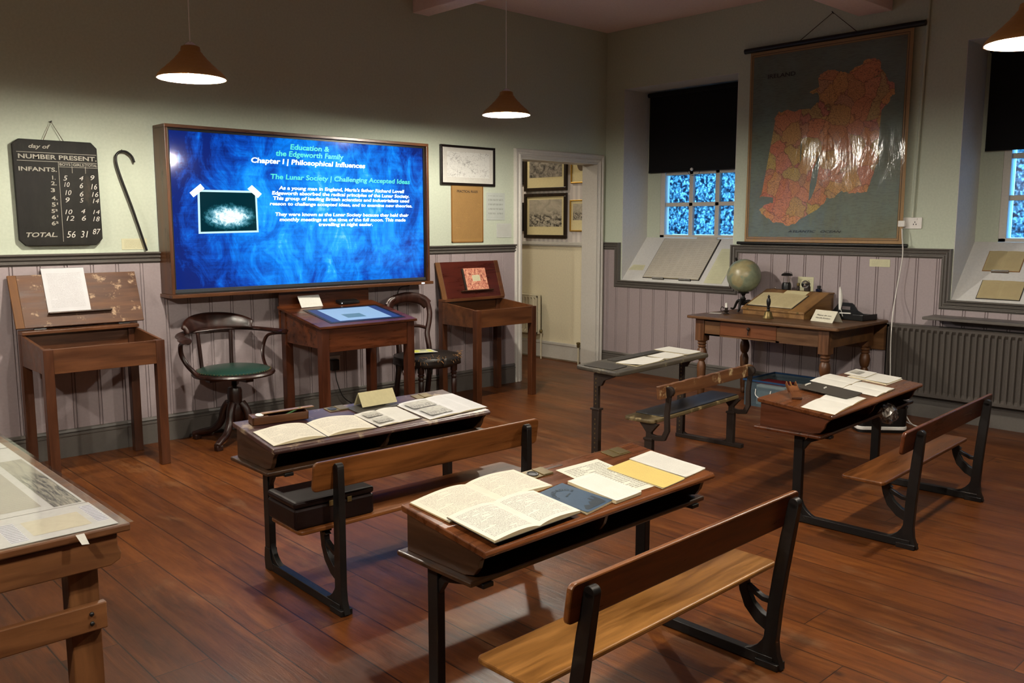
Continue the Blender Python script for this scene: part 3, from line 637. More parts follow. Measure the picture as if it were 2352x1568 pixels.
def card(name, label, cat, P, n, mat, group=None, thick=.003, lines=None):
    """thin card: P = centre, axes right/up by n ('b' back wall, 'r' right wall)"""
    x, z, w, h = P; m = MB()
    if n == 'b':
        a = [(x - w / 2, -thick - .0005, z - h / 2), (x + w / 2, -thick - .0005, z - h / 2), (x + w / 2, -thick - .0005, z + h / 2), (x - w / 2, -thick - .0005, z + h / 2)]
        off = Vector((0, thick, 0))
    else:
        o = -.0145 if n == 'rw' else -.0005
        a = [(o - thick, -x + w / 2, z - h / 2), (o - thick, -x - w / 2, z - h / 2), (o - thick, -x - w / 2, z + h / 2), (o - thick, -x + w / 2, z + h / 2)]; off = Vector((thick, 0, 0))
    m.face(a, [(0, 0), (1, 0), (1, 1), (0, 1)]); b = [Vector(p) + off for p in a]
    for i in range(4): m.face([a[i], a[(i + 1) % 4], b[(i + 1) % 4], b[i]], [(0, 0)] * 4)
    m.face(b[::-1], [(0, 0)] * 4)
    o = m.build(name, mat, origin=sum((Vector(p) for p in a), Vector()) / 4, recalc=False); return tag(o, label, cat, group)
card('caption_card', 'cream caption card on the wall behind the tip of the cane', 'card', (-4.790, 1.370, .165, .072), 'b', M['note'])
card('alphabet_card', 'pale sheet of small sign drawings beside the old brown rules sheet', 'sheet', (-1.53, 1.662, .228, .246), 'b', paper('pale_grid_sheet', (206, 210, 190), (120, 122, 112), 6, 'print', .56, .1, .7, cols=6))
card('caption_card', 'pale caption card low on the wall beside the door casing', 'card', (-1.427, 1.444, .185, .13), 'b', M['notew'])
o = card('rules_sheet', 'old brown printed sheet headed PRACTICAL RULES under the framed sketch', 'sheet', (-1.872, 1.590, .368, .50), 'b', M['pg_old'], thick=.006)
m = MB(); m.text('PRACTICAL RULES', (-1.872, -.0072, 1.78), (1, 0, 0), (0, 0, 1), .24, .02, 'c', bold=.02); q = m.build('heading_lettering', M['ink'], o, recalc=False); q.data.transform(Matrix.Translation(-Vector(o.location)))
m = MB(); m.box(-2.058, -2.046, -.009, -.0065, 1.34, 1.838); m.box(-1.698, -1.686, -.009, -.0065, 1.34, 1.838); m.box(-2.058, -1.686, -.009, -.0065, 1.34, 1.35); q = m.build('dark_edging', M['brown_cover'], o); q.data.transform(Matrix.Translation(-Vector(o.location)))
def framed(name, label, c, w, h, fw, fmat, mount, mm, img, ps, n='b', d=.02, wallx=0, cat='picture'):
    """framed picture. c=(along, z); ps=(x0,x1,z0,z1) picture area as fractions"""
    F = (lambda a, z, q: (a, -q, z)) if n == 'b' else (lambda a, z, q: (wallx - q, a, z))
    s = 1 if n == 'b' else -1
    t = thing(name, label, cat, F(c[0], c[1], 0)); ax = lambda f: c[0] + s * (f - .5) * w
    x0, x1, z0, z1 = c[0] - w / 2, c[0] + w / 2, c[1] - h / 2, c[1] + h / 2
    m = MB()
    m.prism([(x0, z0), (x1, z0), (x1, z0 + fw), (x0, z0 + fw)], lambda a, b, q: F(a, b, q), .001, d); m.prism([(x0, z1 - fw), (x1, z1 - fw), (x1, z1), (x0, z1)], lambda a, b, q: F(a, b, q), .001, d)
    m.prism([(x0, z0 + fw), (x0 + fw, z0 + fw), (x0 + fw, z1 - fw), (x0, z1 - fw)], lambda a, b, q: F(a, b, q), .001, d); m.prism([(x1 - fw, z0 + fw), (x1, z0 + fw), (x1, z1 - fw), (x1 - fw, z1 - fw)], lambda a, b, q: F(a, b, q), .001, d)
    m.build('frame', fmat, t, bevel=.003, world=True)
    m = MB(); m.prism([(x0 + fw, z0 + fw), (x1 - fw, z0 + fw), (x1 - fw, z1 - fw), (x0 + fw, z1 - fw)], lambda a, b, q: F(a, b, q), .001, d * .45); m.build('mount', mount, t, world=True)
    m = MB(); A = [F(ax(ps[0]), z0 + h * ps[2], d * .5), F(ax(ps[1]), z0 + h * ps[2], d * .5), F(ax(ps[1]), z0 + h * ps[3], d * .5), F(ax(ps[0]), z0 + h * ps[3], d * .5)]
    m.face(A, [(0, 0), (1, 0), (1, 1), (0, 1)]); m.build('print', img, t, world=True, recalc=False)
    m = MB(); G = [F(x0 + fw, z0 + fw, d * .7), F(x1 - fw, z0 + fw, d * .7), F(x1 - fw, z1 - fw, d * .7), F(x0 + fw, z1 - fw, d * .7)]; m.face(G); m.build('glazing', M['plastic'], t, world=True, recalc=False)
    return t
def _sketch():
    t = NT('faint_pencil_sketch'); n = t.noise(t.coord('UV', (1.6, 1, 1)), 11, 8, .8, 1.5); n2 = t.noise(t.coord('UV'), 2.5, 2)
    s = t.math('ADD', (n, 0), (t.math('MULTIPLY', (n2, 0), .25), 0)); r = t.ramp(s, 0, [(.48, lin((120, 118, 116))), (.60, lin((214, 214, 208)))]); t.link(r, 0, t.b, 'Base Color'); return t.m
framed('framed_sketch', 'pencil sketch in a thin black frame on the wall between television and doorway', (-1.866, 2.013), .630, .342, .020, M['frame_b'], M['mountw'], None, _sketch(), (.12, .9, .2, .84), d=.025)

# back-wall double socket and black plug under the tablet desk
t = thing('wall_socket', 'white double wall socket with black plug under the tablet desk', 'socket', (-3.29, -.014, .40))
MB().box(-3.42, -3.235, -.024, -.0145, .34, .46).build('faceplate', M['whitep'], t, bevel=.003, world=True)
MB().box(-3.335, -3.265, -.065, -.024, .345, .435).build('plug', M['black'], t, bevel=.008, world=True)
MB().tube(cat_rom([(-3.30, -.05, .345), (-3.29, -.06, .25), (-3.24, -.08, .12), (-3.10, -.10, .03), (-2.95, -.14, .006)], 8), .004, 6).build('cable', M['cabled'], t, smooth=True, world=True)
t = tag(MB().tube(cat_rom([(-2.66, -.19, 1.0), (-2.665, -.04, .95), (-2.66, -.022, .7), (-2.67, -.022, .4), (-2.60, -.035, .25), (-2.55, -.04, .12), (-2.58, -.05, .006)], 8), .004, 6).build('television_cable', M['cabled'], origin=(-2.66, -.05, .5), smooth=True), 'thin black cable dropping from the television to the floor behind the balloon-back chair', 'cable')

# ============================================================ RIGHT WALL THINGS
t = thing('wall_map', 'large laminated wall map of Ireland on black rods, hung on the window wall', 'map', (-.03, -2.4, 2.15))
for z, a, b, r in ((3.0, -3.178, -1.632, .022), (1.335, -3.14, -1.617, .013)):
    MB().tube([(-.045, a, z), (-.045, b, z)], r, 14).build('rod', M['black'], t, smooth=True, world=True)
def rr(s, y0, y1, z0, z1, x, mat, name, par=t, sub=12):
    m = MB(); m.grid(lambda u, v: (x + .006 * math.sin(9 * u + 3 * v) * math.sin(3.1416 * v) if sub > 1 else x, y1 + (y0 - y1) * u, z0 + (z1 - z0) * v), sub, sub); return m.build(name, mat, par, smooth=True, world=True, recalc=False)
wob = lambda y, z: .006 * math.sin(9 * ((y + 1.69) / -1.405) + 3 * ((z - 1.34) / 1.65)) * math.sin(3.1416 * (z - 1.34) / 1.65)
def wq(name, y0, y1, z0, z1, dx, mat, n=14):
    m = MB(); m.grid(lambda u, v: (-.045 - dx + wob(y1 + (y0 - y1) * u, z0 + (z1 - z0) * v), y1 + (y0 - y1) * u, z0 + (z1 - z0) * v), n, n); return m.build(name, mat, t, smooth=True, world=True, recalc=False)
sh = wq('sheet', -3.095, -1.69, 1.34, 2.985, 0, M['mapb'])
wq('sea', -3.05, -1.728, 1.392, 2.935, .0015, M['sea'])
m = MB()
for o_, q in ((.0, .004), (.014, .002)):
    for y0, y1, z0, z1 in ((-3.068 + o_, -1.71 - o_, 2.95 - o_, 2.95 - o_ + q), (-3.068 + o_, -1.71 - o_, 1.372 + o_, 1.372 + o_ + q), (-3.068 + o_, -3.068 + o_ + q, 1.372 + o_, 2.95 - o_), (-1.71 - o_ - q, -1.71 - o_, 1.372 + o_, 2.95 - o_)):
        k = 14; m.grid(lambda u, v: (-.0482 + wob(y1 + (y0 - y1) * u, z0 + (z1 - z0) * v), y1 + (y0 - y1) * u, z0 + (z1 - z0) * v), k, k)
m.build('border_lines', M['twine'], t, world=True, recalc=False)
ISL = [(-2.735, 2.792), (-2.846, 2.766), (-2.885, 2.674), (-2.923, 2.604), (-2.97, 2.566), (-2.98, 2.5), (-2.933, 2.44), (-2.879, 2.39), (-2.799, 2.375), (-2.816, 2.284), (-2.844, 2.193), (-2.866, 2.102), (-2.871, 2.012), (-2.829, 1.936), (-2.827, 1.868), (-2.792, 1.756), (-2.667, 1.753), (-2.58, 1.773), (-2.445, 1.718), (-2.41, 1.659), (-2.296, 1.588), (-2.206, 1.528), (-2.072, 1.504), (-1.989, 1.516), (-1.887, 1.579), (-1.828, 1.63), (-1.925, 1.679), (-1.98, 1.715), (-1.824, 1.731), (-1.975, 1.814), (-2.056, 1.848), (-2.053, 1.922), (-2.102, 2.041), (-2.193, 2.084), (-2.058, 2.104), (-1.932, 2.16), (-1.929, 2.222), (-1.996, 2.266), (-2.05, 2.286), (-1.966, 2.329), (-1.949, 2.403), (-1.988, 2.46), (-2.123, 2.447), (-2.163, 2.444), (-2.281, 2.445), (-2.329, 2.499), (-2.377, 2.552), (-2.261, 2.587), (-2.348, 2.624), (-2.344, 2.717), (-2.417, 2.754), (-2.493, 2.733), (-2.592, 2.699), (-2.661, 2.746)]
rough = []
rnd = random.Random(3)
def frac(a, b, dpt):
    if dpt == 0: return [a]
    l = math.hypot(b[0] - a[0], b[1] - a[1]); k = rnd.uniform(-.26, .26); mid = ((a[0] + b[0]) / 2 - (b[1] - a[1]) * k, (a[1] + b[1]) / 2 + (b[0] - a[0]) * k)
    return frac(a, mid, dpt - 1) + frac(mid, b, dpt - 1)
for a, b in zip(ISL, ISL[1:] + ISL[:1]): rough += frac(a, b, 3)
m = MB(); f = m.face([(-.049 , y, z) for y, z in rough]); bmesh.ops.triangulate(m.bm, faces=m.bm.faces[:]); 
for k in range(2): bmesh.ops.subdivide_edges(m.bm, edges=[e for e in m.bm.edges if e.calc_length() > .08], cuts=1, use_grid_fill=False)
for v in m.bm.verts: v.co.x = -.045 - .0032 + wob(v.co.y, v.co.z)
m.build('island', M['land'], t, world=True, recalc=False)
m = MB(); R_, U_ = (0, -1, 0), (0, 0, 1)
m.text('ATLANTIC   OCEAN', (-.0535, -2.118, 1.432), R_, U_, .48, .019, shear=.3); m.build('sea_lettering', M['ink'], t, world=True, recalc=False)
m = MB(); m.text('IRELAND', (-.0535, -1.87, 2.742), R_, U_, .26, .034, bold=.02); m.build('title_lettering', M['ink'], t, world=True, recalc=False)
m = MB(); k = 40
def lamf(u, v):
    y = -1.70 - 1.385 * u; z = 1.35 + 1.62 * v; return (-.056 + wob(y, z) + .0025 * math.sin(y * 37 + z * 9) * math.sin(z * 13), y, z)
m.grid(lamf, 30, 34); m.build('lamination', M['lam'], t, smooth=True, world=True, recalc=False)
MB().tube([(-.045, -2.154, 3.02), (-.012, -2.417, 3.206), (-.045, -2.641, 3.02)], .003, 6).build('hanging_string', M['twine'], t, world=True)
MB().tube([(0, -2.417, 3.20), (-.03, -2.417, 3.21)], .004, 8).build('nail', M['iron'], t, world=True)

def blind(s0, s1, zb, label):
    t = thing('roller_blind', label, 'blind', (.33, -(s0 + s1) / 2, 2.8), group='black roller blinds in the window recesses')
    MB().tube([(.33, -s1, 2.80), (.33, -s0, 2.80)], .022, 14).build('roller', M['blind'], t, smooth=True, world=True)
    m = MB(); m.box(.349, .351, -s1, -s0, zb, 2.80); m.build('fabric', M['blind'], t, world=True)
    MB().box(.343, .355, -s1, -s0, zb - .006, zb + .016).build('bottom_bar', M['blind'], t, bevel=.003, world=True)
    y = -(s0 * .53 + s1 * .47); m = MB(); m.lathe([(.002, -.012), (.013, -.01), (.016, 0), (.013, .01), (.002, .012)], (.338, y, zb + .012), 14, Matrix.Rotation(R(90), 4, 'Y')); m.build('pull_knob', M['whitep'], t, smooth=True, world=True)
    MB().tube(cat_rom([(.34, y + .05, zb - .004), (.34, y + .03, zb - .035), (.34, y - .02, zb - .05), (.34, y - .07, zb - .045), (.34, y - .1, zb - .004)], 6), .002, 6).build('pull_cord', M['cabled'], t, world=True)
blind(.285, 1.44, 2.028, 'black roller blind half drawn over the left window, partly behind the map')
blind(3.52, 4.78, 2.06, 'black roller blind in the right window recess at the edge of the photo')

t = thing('wall_socket', 'white double wall socket with a white plug, right of the map', 'socket', (-.001, -3.133, 1.51))
MB().box(-.012, -.0005, -3.225, -3.046, 1.466, 1.553).build('faceplate', M['whitep'], t, bevel=.003, world=True)
MB().box(-.05, -.012, -3.11, -3.055, 1.48, 1.53).build('plug', M['whitep'], t, bevel=.008, world=True)
m = MB()
for y, z in ((-3.172, 1.517), (-3.162, 1.500), (-3.182, 1.500)): m.box(-.013, -.011, y - .003, y + .003, z - .005, z + .005)
m.build('socket_holes', M['black'], t, world=True)
MB().box(-.016, -.011, -3.19, -3.145, 1.535, 1.546).build('switch', M['whitep'], t, bevel=.001, world=True)
tag(MB().tube(cat_rom([(-.035, -3.085, 1.478), (-.06, -3.1, 1.417), (-.06, -3.113, 1.248), (-.07, -3.085, .974), (-.15, -3.102, .803), (-.20, -3.12, .60), (-.20, -3.13, .36), (-.22, -3.15, .1), (-.30, -3.3, .012), (-.45, -3.5, .012), (-.55, -3.46, .05), (-.58, -3.42, .12)], 8), .0045, 8).build('power_cable', M['cable'], origin=(-.2, -3.12, .6), smooth=True), 'long white power cable hanging from the white plug down past the radiator', 'cable')
t = tag(MB().tube([(-.011, -3.152, 1.553), (-.011, -3.187, CEIL - .002)], .011, 10).build('conduit', M['wall'], origin=(-.01, -3.16, 2.4), smooth=True), 'thin wall-coloured pipe running from the white socket up to the ceiling', 'pipe')
card('caption_card', 'cream caption card on the boarding under the right corner of the map', 'card', (2.917, 1.193, .166, .06), 'rw', M['note'])
card('caption_card', 'cream caption card on the boarding behind the lantern on the teacher table', 'card', (2.285, .992, .145, .125), 'rw', M['note'])

# radiators
def radiator(name, label, F, s0, s1, z0, z1, mat, d0=.05, d1=.12, pitch=.045, valve=None):
    t = thing(name, label, 'radiator', F((s0 + s1) / 2, z0, d0))
    m = MB(); n = int((s1 - s0 - .06) / pitch); prof = [(s0 + .02, 0)]
    for i in range(n):
        a = s0 + .03 + i * pitch; prof += [(a + pitch * .15, 0), (a + pitch * .3, -.018), (a + pitch * .7, -.018), (a + pitch * .85, 0)]
    prof.append((s1 - .02, 0))
    for (a, da), (b, db) in zip(prof, prof[1:]):
        m.face([F(a, z0 + .045, d1 + da), F(b, z0 + .045, d1 + db), F(b, z1 - .045, d1 + db), F(a, z1 - .045, d1 + da)])
        for zz, ze in ((z1 - .045, z1 - .02), (z0 + .045, z0 + .02)):
            m.face([F(a, zz, d1 + da), F(b, zz, d1 + db), F(b, ze, d1), F(a, ze, d1)])
    for q in ((z0, z0 + .02), (z1 - .02, z1)): m.face([F(s0, q[0], d1), F(s1, q[0], d1), F(s1, q[1], d1), F(s0, q[1], d1)])
    for a, b in ((s0, s0 + .02), (s1 - .02, s1)): m.face([F(a, z0, d1), F(b, z0, d1), F(b, z1, d1), F(a, z1, d1)])
    m.build('front_panel', mat, t, world=True, recalc=False)
    m = MB(); sc = lambda a, b, z_, z__, p, q: m.prism([(a, z_), (b, z_), (b, z__), (a, z__)], lambda x, y, k: F(x, y, k), p, q)
    sc(s0, s1, z0, z1, d0, d0 + .012); sc(s0, s0 + .008, z0, z1, d0, d1); sc(s1 - .008, s1, z0, z1, d0, d1); m.build('back_panel', mat, t, world=True)
    m = MB(); sc(s0 - .001, s1 + .001, z1 - .001, z1 + .008, d0 - .001, d1 + .003); m.build('top_grille', mat, t, bevel=.002, world=True)
    m = MB(); 
    for a in (s0 + .12, s1 - .12): sc(a, a + .03, z0 + .1, z0 + .14, .0146, d0)
    m.build('bracket', mat, t, world=True)
    if valve:
        for a, dr in valve:
            m = MB(); o = Vector(F(a, z0 + .03, (d0 + d1) / 2)); m.tube([F(a, 0, (d0 + d1) / 2), F(a, z0 + .03, (d0 + d1) / 2)], .008, 8); m.tube([F(a, z0 + .03, (d0 + d1) / 2), F(a + dr, z0 + .03, (d0 + d1) / 2)], .009, 8); m.build('pipe', mat, t, smooth=True, world=True)
            MB().lathe([(.014, -.02), (.018, -.01), (.018, .01), (.012, .02)], o, 12).build('valve', M['brass'], t, smooth=True, world=True)
    return t
radiator('radiator', 'long grey ribbed radiator on the right wall beneath the grey shelf', fr, 3.05, 5.3, .185, .722, M['rad'], .055, .125)
radiator('radiator', 'short cream radiator on the corridor wall seen through the doorway', lambda s, z, d: (-d, s, z), .885, 1.9, .28, .708, M['radw'], .04, .10, .05, valve=[(.86, .03)])
t = thing('radiator_pipe', 'cream pipe with a brass valve rising beside the corridor skirting', 'pipe', (-.06, .30, 0))
MB().tube([(0, 0, 0), (0, 0, .18)], .009, 8).build('pipe', M['radw'], t, smooth=True); MB().lathe([(.010, .18), (.017, .19), (.017, .215), (.022, .22), (.022, .235), (.01, .24)], (0, 0, 0), 14).build('valve', M['brass'], t, smooth=True)
# corridor pictures
framed('framed_engraving', 'dark-framed engraving of a battle crowd, lower one seen through the doorway', (.857, 1.594), .655, .492, .036, M['frame_br'], M['mount'], None, M['engrave'], (.115, .885, .26, .86), n='c', d=.03)
framed('framed_engraving', 'dark-framed engraving of tall buildings, upper one seen through the doorway', (.857, 2.13), .655, .528, .036, M['frame_br'], M['mount'], None, M['engrave2'], (.115, .885, .28, .94), n='c', d=.03)
framed('framed_portrait', 'thin gold-framed small print of three seated figures in the corridor', (.335, 1.592), .300, .335, .014, M['gold'], M['mount'], None, M['engrave'], (.14, .86, .36, .88), n='c', d=.022)
t = framed('framed_portrait', 'thin gold-framed oval portrait at the top right of the doorway view', (.325, 2.1), .300, .335, .014, M['gold'], M['mount'], None, M['mount'], (.2, .8, .3, .9), n='c', d=.022)
m = MB(); m.face([(-.0125, .325 - .062 * math.cos(k * math.pi / 12), 2.135 + .075 * math.sin(k * math.pi / 12)) for k in range(24)]); m.build('oval_portrait', plain('sepia_portrait', (104, 84, 64), .7), t, world=True)
framed('framed_picture', 'narrow dark edge of a brown picture frame, upper left inside the doorway', (1.32, 2.09), .22, .29, .022, M['frame_br'], M['mount'], None, M['engrave'], (.2, .8, .2, .8), n='c', d=.022)
framed('framed_picture', 'narrow dark edge of a picture frame, lower left inside the doorway', (1.32, 1.585), .22, .32, .022, M['frame_b'], M['mount'], None, M['engrave'], (.2, .8, .2, .8), n='c', d=.022)

# ============================================================ SCHOOL DESKS (iron-framed double desks with attached benches)
DQ = dict(
 R=dict(x=-2.933, y=-4.431, th=.05, A=.988, B=.556, e=.106, tv1=.35, tv2=.74, z1=.592, z2=.629, zb=.469, be=.152, bv=-.015, zbt=.577, zbb=.472, bvb=-.004, se=.106, sv1=.088, sv2=.293, sz=.302),
 L=dict(x=-5.241, y=-3.214, th=-.024, A=.976, B=.594, e=.086, tv1=.357, tv2=.741, z1=.596, z2=.646, zb=.476, be=.093, bv=.01, zbt=.611, zbb=.491, bvb=.029, se=.13, sv1=.07, sv2=.32, sz=.322),
 C=dict(x=-5.407, y=-4.59, th=.011, A=1.011, B=.56, e=.050, tv1=.284, tv2=.662, z1=.614, z2=.658, zb=.499, be=.058, bv=-.049, zbt=.622, zbb=.508, bvb=-.033, se=.10, sv1=.05, sv2=.27, sz=.32),
 B=dict(x=-2.887, y=-2.944, th=.08, A=1.001, B=.523, e=.048, tv1=.272, tv2=.604, z1=.612, z2=.628, zb=.52, be=.079, bv=-.052, zbt=.573, zbb=.496, bvb=-.058, se=.033, sv1=.025, sv2=.241, sz=.341))
FR = {}
def desk_frame(n):
    q = DQ[n]; W = Matrix.Translation((q['x'], q['y'], 0)) @ Matrix.Rotation(q['th'], 4, 'Z'); return W
def fvz(u0): return lambda a, b, q: (u0 + q, a, b)     # profile in the (v, z) plane, thickness along u
def iron_frame(t, q, u, mat, mir=1):
    B, zb, sz = q['B'], q['zb'], q['sz']; m = MB(); f = fvz(u)
    m.strip([(B, .02), (B, zb)], .046, f, -.015, .015); m.strip([(B - .02, .0), (B, .05), (B, .1)], [.09, .06, .046], f, -.018, .018)
    # low foot beam with sweeping fillets
    m.strip([(-.01, .022), (B + .02, .022)], .036, f, -.017, .017)
    for s, c in ((1, 0.02), (-1, B - .02)):
        pts = [(c, .035)] + [(c + s * (.115 - .115 * math.cos(R(a))), .15 - .115 * math.sin(R(a))) for a in range(0, 91, 15)] + [(c + s * .115, .03)]
        pts = [(c, .02)] + [(c + s * (.11 - .11 * math.cos(R(a))), .145 - .11 * math.sin(R(a))) for a in range(0, 91, 15)] + [(c + s * .11, .02)]
        m.prism(pts, f, -.012, .012)
    top = q['zbt'] - .028; bv = q['bv'] - .012
    P = [(-.004, .0), (.002, .05)] + [(.004 + (bv - .004) * k ** 1.35, .10 + (top - .10) * k) for k in (0, .25, .5, .75, 1)]
    m.strip(P, [.078, .054, .047, .046, .045, .044, .036], f, -.014, .014)
    m.strip([(-.035, .012), (.05, .012)], .024, f, -.026, .026)
    m.lathe([(.018, -.014), (.018, .014)], (u, bv, top), 16, Matrix.Rotation(R(90), 4, 'Y'))
    # curved seat bracket
    sv = (q['sv1'] + q['sv2']) / 2
    m.strip([(.0, .145), (.05, .165), (.09, .20), (.112, .245), (.118, sz - .03), (.105, sz - .012)], [.05, .046, .04, .034, .036, .05], f, -.012, .012)
    m.strip([(.0, .235), (.04, .235), (.075, .25), (.1, .262)], [.02, .018, .018, .02], f, -.010, .010)
    m.strip([(q['sv1'] + .03, sz - .012), (q['sv2'] - .03, sz - .012)], .016, f, -.022, .022)
    # arm under the desk box
    m.strip([(q['tv1'] + .04, zb - .008), (q['tv2'] - .02, zb - .008)], .014, f, -.02, .02)
    m.strip([(q['tv1'] + .08, zb - .012), (B - .05, zb - .04), (B - .01, zb - .09)], [.016, .026, .03], f, -.010, .010)
    m.build('iron_frame', mat, t, bevel=.004, smooth=True)
def school_desk(n, label, top, side, seat, back, inks=(), base_out=.012, trim=True, endw=None):
    q = DQ[n]; t = thing('school_desk', label, 'desk', (q['x'], q['y'], 0), q['th'], 'old iron-framed school desks in the room')
    A, e = q['A'], q['e']; L0, L1 = -e, A + e; v1, v2, z1, z2, zb = q['tv1'], q['tv2'], q['z1'], q['z2'], q['zb']
    sl = (z2 - z1) / (v2 - v1); fu = lambda a, b, k: (k, a, b)
    m = MB(); m.prism([(v1, z1 - .022), (v1 - .006, z1 - .011), (v1, z1), (v2, z2), (v2 + .004, z2 - .011), (v2, z2 - .022)], fu, L0, L1); m.build('desk_top', top, t, bevel=.004)
    # side panels with a curved lower front corner
    prof = [(v1 + .02, z1 - .022 + .02 * sl), (v2 - .012, z2 - .022 - .012 * sl), (v2 - .012, zb + .016)] + [(v1 + .1, zb + .016), (v1 + .06, zb + .026), (v1 + .042, zb + .05), (v1 + .034, zb + .075), (v1 + .018, zb + .092), (v1 + .014, zb + .10)]
    for a, b in ((L0 + .012, L0 + .03), (L1 - .03, L1 - .012)): MB().prism(prof, fu, a, b).build('side_panel', endw, t, bevel=.002)
    MB().box(L0 + .03, L1 - .03, v2 - .03, v2 - .014, zb + .016, z2 - .024).build('back_panel', side, t)
    MB().box(L0 + .012 - base_out - .012, L1 - .012 + base_out + .012, v1 + .045, v2 + .012, zb - .001, zb + .016).build('shelf', side, t, bevel=.005)
    m = MB(); mid = (L0 + L1) / 2; m.prism(prof, fu, mid - .007, mid + .007); m.build('divider', side, t)
    for u in (0, A): iron_frame(t, q, u, M['iron'])
    MB().prism(rrect(-q['se'], A + q['se'], q['sv1'], q['sv2'], .02), lambda a, b, k: (a, b, k), q['sz'] - .002, q['sz'] + .016).build('seat', seat, t, bevel=.005)
    d = q['bv'] - q['bvb']; H = q['zbt'] - q['zbb']
    MB().prism(rrect(-q['be'], A + q['be'], 0, H, .02), lambda a, b, k: (a, q['bvb'] + d * b / H + .004 + k, q['zbb'] + b), 0, .018).build('backrest', back, t, bevel=.005)
    for u, v, opened in inks:
        zz = z1 + (v - v1) * sl + .0005; rot = math.atan(sl); w_, h_ = .05, .032
        o = thing('inkwell', None, None, (u, v, zz), rot=(rot, 0, 0)); o.parent = t
        MB().box(-w_, w_, -h_, h_, 0, .003).build('brass_plate', M['brass'], o, bevel=.001)
        if opened:
            MB().lathe([(.016, .003), (.021, .0035), (.021, .005), (.018, .0055), (.015, .004), (.014, .0035)], (-.022, 0, 0), 20, cap=False).build('rim', M['iron'], o, smooth=True)
            MB().lathe([(.001, .0034), (.014, .0036)], (-.022, 0, 0), 20, cap=False).build('ink_pot', M['black'], o); MB().box(.004, w_, -h_ + .002, h_ - .002, .003, .0055).build('sliding_lid', M['brass'], o, bevel=.001)
        else: MB().box(-.006, w_ - .002, -h_ + .004, h_ - .002, .003, .0055).build('sliding_lid', M['brass'], o, bevel=.001)
    # pen groove
    if trim:
        vg = v2 - .028; zg = z1 + (vg - v1) * sl; MB().prism(rrect(mid - .13, mid + .13, -.006, .006, .005), lambda a, b, k: (a, vg + b, zg + b * sl + k), .0002, .0012).build('pen_groove', M['oakd'], t)
    return t
school_desk('C', 'front school desk of the photo with a blue exercise book and golden bench seat', M['desktop'], M['oakd'], M['oak'], M['board'], inks=((.495, .622, True), (.908, .615, False)), endw=M['oakdy'])
school_desk('L', 'school desk with purplish worn top and a black case on its bench, left of centre', M['purple'], M['oakd'], M['board'], M['board'], inks=((.405, .700, True), (.89, .685, False)), trim=False, endw=M['oakdy'])
school_desk('R', 'school desk at the right, in front of the grey radiator, with reddish smooth top', M['desktop'], M['mahog'], M['board'], M['mahog'], inks=(), trim=False, endw=M['mahogy'])

# adjustable desk at the back
q = DQ['B']
t = thing('adjustable_school_desk', 'old weathered desk with chipped backrest on perforated iron posts near the teacher table', 'desk', (q['x'], q['y'], 0), q['th'], 'old iron-framed school desks in the room')
A, e = q['A'], q['e']; sl = (q['z2'] - q['z1']) / (q['tv2'] - q['tv1'])
MB().prism(rrect(-e, A + e, q['tv1'], q['tv2'], .035), lambda a, b, k: (a, b, q['z1'] + (b - q['tv1']) * sl + k), -.026, 0).build('desk_top', M['grey_wood'], t, bevel=.008, seg=3)
for u in (0, A):
    f = fvz(u); m = MB(); B = q['B'] - .06
    m.strip([(B, .30), (B, .585)], .036, f, -.012, .012); m.strip([(B, .0), (B, .36)], .052, f, -.017, .017); m.strip([(B - .034, .36), (B + .034, .36)], .012, f, -.024, .024)
    m.prism([(B - .02, .594), (B - .14, .588), (B - .135, .575), (B - .06, .545), (B - .04, .51), (B - .0, .50), (B + .01, .594)], f, -.011, .011)
    m.strip([(-.02, .014), (B + .03, .014)], .026, f, -.02, .02)
    for c, s in ((.075, 1), (B, -1)):
        m.prism([(c, .02)] + [(c + s * (.075 - .075 * math.cos(R(a))), .10 - .075 * math.sin(R(a))) for a in range(0, 91, 18)] + [(c + s * .075, .02)], f, -.011, .011)
    v = .07
    m.strip([(v, .0), (v, .235)], .05, f, -.018, .018); m.strip([(v - .03, .235), (v + .03, .235)], .014, f, -.024, .024); m.strip([(v, .22), (v, .29)], .036, f, -.013, .013)
    m.strip([(v, .275), (v + .0, .33)], [.036, .13], f, -.014, .014)
    m.strip([(v, .255), (v - .05, .245), (v - .10, .252), (v - .122, .30), (v - .118, .40), (-.062, .535)], [.026, .03, .034, .032, .03, .028], f, -.011, .011)
    m.lathe([(.03, -.013), (.03, .013)], (u, -.063, .535), 16, Matrix.Rotation(R(90), 4, 'Y')); m.build('iron_frame', M['iron2'], t, bevel=.003, smooth=True)
    m = MB()
    for k in range(7): m.box(u - .0125, u + .0125, B - .004, B + .004, .39 + k * .026, .40 + k * .026)
    for k in range(9): m.box(u - .0175, u + .0175, B - .004, B + .004, .05 + k * .03, .06 + k * .03)
    m.build('post_holes', M['brass'], t)
MB().prism(rrect(-q['se'], A + q['se'], q['sv1'], q['sv2'], .03), lambda a, b, k: (a, b, k), q['sz'] - .01, q['sz'] + .014).build('seat', M['seatworn'], t, bevel=.008, seg=3)
H = q['zbt'] - q['zbb']; m = MB(); rn = random.Random(5); tp = []
n = 26
for k in range(n + 1): tp.append((A + q['be'] - (A + 2 * q['be']) * k / n, H - rn.choice((0, 0, .001, .003, .006)) * (1 if 0 < k < n else 3)))
m.prism([(-q['be'], 0), (A + q['be'], 0)] + tp, lambda a, b, k: (a, q['bvb'] + .008 + k + .06 * (b / H) * .1, q['zbb'] + b), 0, .024); m.build('backrest', M['chip'], t, bevel=.003)
